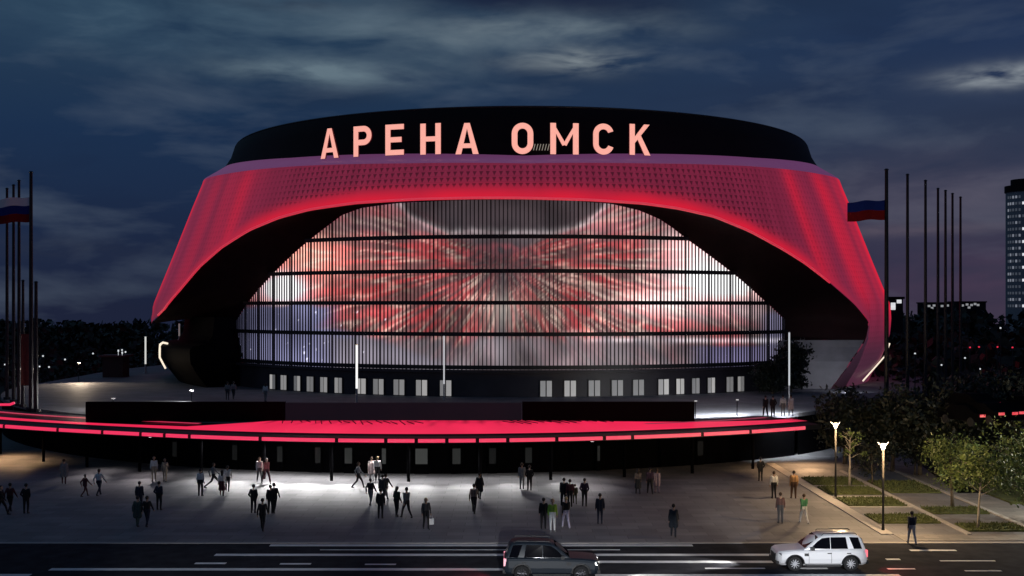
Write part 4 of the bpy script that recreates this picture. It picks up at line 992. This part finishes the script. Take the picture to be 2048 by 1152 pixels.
# ------------------------------------------------------------------ trees
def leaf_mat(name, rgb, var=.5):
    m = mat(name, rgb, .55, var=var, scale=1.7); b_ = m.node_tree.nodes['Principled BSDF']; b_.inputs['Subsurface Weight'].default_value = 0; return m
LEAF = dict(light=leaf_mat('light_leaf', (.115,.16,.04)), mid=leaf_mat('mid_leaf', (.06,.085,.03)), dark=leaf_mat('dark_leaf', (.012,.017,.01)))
def tree_parts(seed, h, cw, ch, leaf, nclump=46, per=46, trunk_r=.09, clear=.38, bark=None, lm='mid', spread=1.0):
    rg = random.Random(seed); tb = MB(); lb = MB()
    lean = Vector((rg.uniform(-.15,.15), rg.uniform(-.15,.15), 0))
    pts = [Vector((0,0,0)), Vector((0,0,h*.2))+lean*.2, Vector((0,0,h*.45))+lean*.6, Vector((0,0,h*.7))+lean, Vector((0,0,h*.92))+lean*1.3]
    tb.tube(pts, [trunk_r*1.3, trunk_r, trunk_r*.8, trunk_r*.5, trunk_r*.15], 8)
    tips = []
    for k in range(13):
        t = clear + (1-clear)*.85*k/13; base = pts[0].lerp(pts[-1], t); a = k*2.4 + rg.uniform(-.4,.4)
        prof = math.sin(math.pi*min(1, .18+.82*(t-clear)/(1-clear)*.95))**.7
        L = cw*.5*prof*rg.uniform(.75,1.15); d = Vector((math.cos(a), math.sin(a), rg.uniform(.35,.9))).normalized()
        mid = base + d*L*.5 + Vector((0,0,.05*L)); end = base + d*L + Vector((rg.uniform(-.1,.1), rg.uniform(-.1,.1), rg.uniform(-.05,.2)))*L
        tb.tube([base, mid, end], [trunk_r*.42*(1-t*.5), trunk_r*.26, trunk_r*.08], 5); tips += [(mid, L), (end, L), (mid.lerp(end,.5), L)]
        for q in range(2):
            e2 = mid + Vector((rg.uniform(-1,1), rg.uniform(-1,1), rg.uniform(-.2,.8)))*L*.45; tb.tube([mid, e2], [trunk_r*.16, trunk_r*.06], 4); tips.append((e2, L))
    for k in range(nclump):
        p, L = rg.choice(tips); c_ = p + Vector((rg.gauss(0,1), rg.gauss(0,1), rg.gauss(0,.8)))*cw*.085*spread
        rad = cw*rg.uniform(.06,.13)
        for j in range(per):
            q = c_ + Vector((rg.gauss(0,1), rg.gauss(0,1), rg.gauss(0,.75)))*rad
            if q.z < h*clear*.7: continue
            s = leaf*rg.uniform(.6,1.3); u = Vector((rg.gauss(0,1), rg.gauss(0,1), rg.gauss(0,1))).normalized(); v = u.cross(Vector((rg.gauss(0,1), rg.gauss(0,1), rg.gauss(0,1)))).normalized()
            lb.add([q-u*s, q+v*s*.5, q+u*s, q-v*s*.5], [(0,1,2,3)])
    return tb, lb, bark or M['bark'], LEAF[lm]
def tree(seed, x, y, z, label, group=None, rz=0, **kw):
    o = tag(empty('tree', (x,y,z), rz), label, 'tree', group)
    tb, lb, bk, lf = tree_parts(seed, **kw); tb.build('trunk', bk, o, True); lb.build('crown', lf, o); return o
gx = lambda px, py: PX(px, py)
PK = 'young trees in the park strip'
x, y = gx(1905,1016); tree(21, x, y, 0, 'leafy green tree with dark trunk in the lawn beside the path', PK, h=4.4, cw=3.5, ch=3, leaf=.10, nclump=70, per=46, clear=.34, lm='light', trunk_r=.1)
x, y = gx(1956,1058); tree(22, x, y, 0, 'leafy tree with slim pale trunk closest to the road', PK, h=4.6, cw=3.4, ch=3, leaf=.10, nclump=62, per=46, clear=.45, lm='light', trunk_r=.07, bark=M['pale_bark'])
x, y = gx(2062,1050); tree(23, x, y, 0, 'leafy tree with pale branches cut off by the picture edge', PK, h=5.0, cw=4.2, ch=3, leaf=.10, nclump=74, per=46, clear=.3, lm='light', trunk_r=.09, bark=M['pale_bark'])
x, y = gx(1699,974); tree(24, x, y, 0, 'thin pale sapling with few bright leaves between the two lamp posts', PK, h=4.3, cw=1.9, ch=2, leaf=.09, nclump=9, per=22, clear=.5, lm='light', trunk_r=.08, bark=M['pale_bark'])
x, y = gx(1745,968); tree(25, x, y, 0, 'low bushy dim tree behind the nearer lamp post', PK, h=2.9, cw=3.2, ch=2, leaf=.1, nclump=40, per=40, clear=.22, lm='dark', trunk_r=.06)
x, y = gx(1830,950); tree(26, x, y, 0, 'dim bushy tree behind the leafy tree with dark trunk', PK, h=4.0, cw=4.2, ch=2, leaf=.11, nclump=60, per=42, clear=.25, lm='dark', trunk_r=.08)
DK = 'dark trees between the podium and the park'
for k, (px, Y, hh, cw, lab) in enumerate(((1690,88,5.6,4.4,'big dark tree at the end of the podium terrace'),(1735,86,5.4,4.6,'big dark tree beyond the sapling and the farther lamp post'),(1785,84,6.2,4.6,'dark tree behind the nearer lamp post'),
        (1840,82,6.4,5.4,'dark tree behind the lawn with the dim bushy tree'),(1915,80,6.0,5.2,'dark tree beyond the leafy tree with dark trunk'),(1985,84,7.4,6,'tall dark tree behind the leafy tree nearest the road'),(2060,80,7.2,6,'dark tree cut off by the picture edge behind the park'))):
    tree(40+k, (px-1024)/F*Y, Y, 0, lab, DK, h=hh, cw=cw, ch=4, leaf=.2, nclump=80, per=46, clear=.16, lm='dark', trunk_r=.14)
for k, (px, Y, hh, cw, lab) in enumerate(((1582,116,5.6,3.6,'dark tree on the terrace beside the east foot of the arch'),(1545,114,2.6,3.2,'low dark shrubby tree by the last lit doors'))):
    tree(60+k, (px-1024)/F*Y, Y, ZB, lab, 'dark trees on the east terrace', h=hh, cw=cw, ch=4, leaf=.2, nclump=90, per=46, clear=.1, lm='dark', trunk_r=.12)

# far woods: masses nobody could count
def wood(name, x0, x1, y0, y1, h0, h1, n, label, seed):
    rg = random.Random(seed); b = MB()
    for _ in range(n):
        x, y = rg.uniform(x0,x1), rg.uniform(y0,y1); hh = rg.uniform(h0,h1); r = hh*.38
        for j in range(55):
            a, e = rg.uniform(0,6.28), rg.random()
            rr = r*(1-abs(e-.45)*1.1)*rg.uniform(.5,1.05); q = Vector((x+rr*math.cos(a), y+rr*math.sin(a), hh*(.08+.92*e)))
            s = hh*.1*rg.uniform(.6,1.3); u = Vector((rg.gauss(0,1), rg.gauss(0,1), rg.gauss(0,1))).normalized(); v = u.cross(Vector((rg.gauss(0,1), rg.gauss(0,1), rg.gauss(0,1)))).normalized()
            b.add([q-u*s, q+v*s*.7, q+u*s, q-v*s*.7], [(0,1,2,3)])
    return tag(b.build(name, LEAF['dark']), label, 'woodland', kind='stuff')
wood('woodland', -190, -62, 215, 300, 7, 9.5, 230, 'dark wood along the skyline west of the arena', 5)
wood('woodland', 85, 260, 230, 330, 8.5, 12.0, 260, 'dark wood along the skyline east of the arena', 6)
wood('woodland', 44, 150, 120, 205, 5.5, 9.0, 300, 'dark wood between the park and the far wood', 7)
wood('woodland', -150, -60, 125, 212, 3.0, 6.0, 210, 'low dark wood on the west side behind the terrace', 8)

# ------------------------------------------------------------------ far town
def far_lamp(px, py, Y, label, red=False, h=None):
    x = (px-1024)/F*Y; z = CZ+(HY-py)*Y/F
    if z < 1: z = 1.0
    o = tag(empty('street_lamp', (x,Y,0)), label, 'street lamp', 'far lights of the town')
    b = MB(); b.tube([(0,0,0),(0,0,z)], .06, 5); b.build('pole', M['pole'], o)
    r = Y*.0009; b = MB(); b.tube([(0,0,z-r*.8),(0,0,z),(0,0,z+r*.8)], [r*.5,r,r*.5], 6); b.build('lamp_head', M['far_red'] if red else M['far_white'], o)
    return o
M['far_white'] = lamp_mat('far_white', (.9,.95,1), .7)
for k, (px, py, Y) in enumerate(((86,712,140),(10,729,140),(130,719,150),(186,707,190),(244,700,190),(251,704,190),(79,733,135),(98,734,136))):
    far_lamp(px, py, Y, 'small far white lamp among the dark trees west of the arena')
for k, (px, py, Y) in enumerate(((1830,707,112),(1960,738,112),(1930,716,112),(1883,730,112),(2001,656,112),(1988,792,100),(1851,762,108),(1925,775,104))):
    far_lamp(px, py, Y, 'small far white lamp among the dark trees east of the arena')
for k, (px, py, Y) in enumerate(((1958,694,112),(1940,695,112),(1995,694,112),(2025,695,112))):
    far_lamp(px, py, Y, 'small far red lamp among the dark trees east of the arena', True)
# parked cars in the dark with glowing tail lights
def small_car(px, py, Y, label, rz):
    x = (px-1024)/F*Y; z = max(0, CZ+(HY-py)*Y/F - .8)
    o = tag(empty('parked_car', (x,Y,z), rz), label, 'car', 'parked cars in the dark east of the arena')
    b = MB(); prof = [(-2.1,.35),(-2.1,.75),(-1.3,.9),(-.7,1.38),(.8,1.42),(1.6,.98),(2.1,.92),(2.1,.35)]
    Mx = Matrix.Rotation(R_(90), 4, 'X') @ Matrix.Translation((0,0,0)); b.prism(prof, -.85, .85, 0, Mx); b.build('body', M['ink'], o)
    for s in (-1,1):
        b = MB(); b.box((2.08,s*.55-.22,.72),(2.16,s*.55+.22,.9)); b.build('taillight', M['far_red'], o)
        b = MB(); b.tube([(-1.3,s*.72,.32),(-1.3,s*.9,.32)], .32, 12); b.tube([(1.3,s*.72,.32),(1.3,s*.9,.32)], .32, 12); b.build('wheel', M['tyre'], o)
    return o
for px, py, Y in ((1940,803,78),(1972,822,76),(1936,826,77),(2012,820,78),(2030,787,84),(2052,808,78)):
    small_car(px, py, Y, 'dark parked car with red tail lights beyond the park trees', -math.pi/2+.3)
# hillock that carries the car park
sheet('car_park', [(30,74),(60,74),(70,96),(34,96)], .02, M['asphalt'])

# tower block
Y = 520.; x0 = (2014-1024)/F*Y
tw = tag(empty('tower_block', (x0+11,Y,0)), 'tall round topped tower block with a checkerboard of lit windows', 'tower block')
b = MB(); zt = CZ+(HY-385)*Y/F
pts = [(11*math.cos(a), 9*math.sin(a)) for a in np.linspace(0, 2*math.pi, 33)[:-1]]
b.prism(pts, 0, zt); b.build('wall', mat('tower_render', (.3,.3,.34), .8, var=.2), tw)
b = MB(); b.prism([(1.05*p[0],1.05*p[1]) for p in pts], zt, zt+3); b.prism([(.8*p[0],.8*p[1]) for p in pts], zt+3, zt+6); b.build('roof', M['roof'], tw)
nw = 0
wl, wd_, wm_ = lamp_mat('lit_window', (.92,.95,1), .75), lamp_mat('dim_window', (.7,.75,.9), .05), lamp_mat('half_lit_window', (.8,.85,1), .2)
for i in range(18):
    for j, a in enumerate((-172,-163,-154,-145,-136,-126,-116,-106,-96)):
        if j > 4 and (i+j) % 2: continue
        z = zt-2.6-i*3.0; ar = R_(a); c_ = Vector((11*math.cos(ar), 9*math.sin(ar), z)); nrm = Vector((math.cos(ar)/11, math.sin(ar)/9, 0)).normalized(); t = Vector((-nrm.y,nrm.x,0))
        b = MB(); hw = .4 if j < 5 else .62
        q = [c_+nrm*.1+t*s1*hw+Vector((0,0,s2*.6)) for s1,s2 in ((-1,-1),(1,-1),(1,1),(-1,1))]; b.add(q+[p-nrm*.15 for p in q], [(0,1,2,3),(0,4,5,1),(2,6,7,3),(1,5,6,2),(0,3,7,4)])
        b.build('window', (wl if rng.random() > .12 else wd_) if j > 4 else (wd_ if rng.random() < .7 else wm_), tw)
def far_block(px0, px1, top, Y, label, wins, lm=.7):
    x0, x1 = (px0-1024)/F*Y, (px1-1024)/F*Y; zt = CZ+(HY-top)*Y/F; xc = (x0+x1)/2
    o = tag(empty('building', (xc,Y,0)), label, 'building', 'far buildings on the skyline')
    b = MB(); b.box((x0-xc,0,0),(x1-xc,9,zt)); b.build('wall', mat('far_render', (.02,.018,.026), .9, spec=.1, var=.2), o)
    b = MB(); b.box((x0-xc-.3,-.3,zt),(x1-xc+.3,9.3,zt+.5)); b.build('roof', M['roof'], o)
    for px, py in wins:
        b = MB(); wx, wz = (px-1024)/F*Y-xc, CZ+(HY-py)*Y/F; b.box((wx-.5,-.15,wz-.4),(wx+.5,.02,wz+.4)); b.build('window', lamp_mat('far_window', (.95,.97,1), lm), o)
far_block(1779, 1806, 598, 240, 'far low block with three bright windows behind the first east flagpole', ((1786,609),(1786,616),(1798,603)))
far_block(1852, 1905, 607, 420, 'far low block with small dim lit windows behind the middle flagpoles', ((1858,612),(1868,611),(1864,616),(1884,612),(1895,611)), .25)
far_block(1915, 1972, 605, 430, 'far wide block with small dim lit windows next to the tower block', ((1925,611),(1934,609),(1943,610),(1950,608),(1938,615),(1956,610)), .25)
# kiosk behind the west terrace
Yk = 142.; xk = (232-1024)/F*Yk
ks = tag(empty('kiosk', (xk,Yk,ZB)), 'dark red kiosk with two small lamps west of the arena', 'kiosk')
b = MB(); b.box((-1.3,-1.2,0),(1.3,1.2,2.6)); b.build('wall', mat('kiosk_wall', (.05,.012,.012), .7, var=.2), ks)
b = MB(); b.box((-1.7,-1.6,2.6),(1.7,1.6,2.85)); b.build('roof', mat('kiosk_roof', (.12,.02,.02), .6), ks)
for s in (0,.5):
    b = MB(); b.tube([(.8+s,-1.4,2.85),(.8+s,-1.4,3.3-s*.5)], .03, 5); b.tube([(.8+s,-1.4,3.3-s*.5),(.8+s,-1.4,3.55-s*.5)], .1, 6); b.build('lamp', M['far_white'], ks)
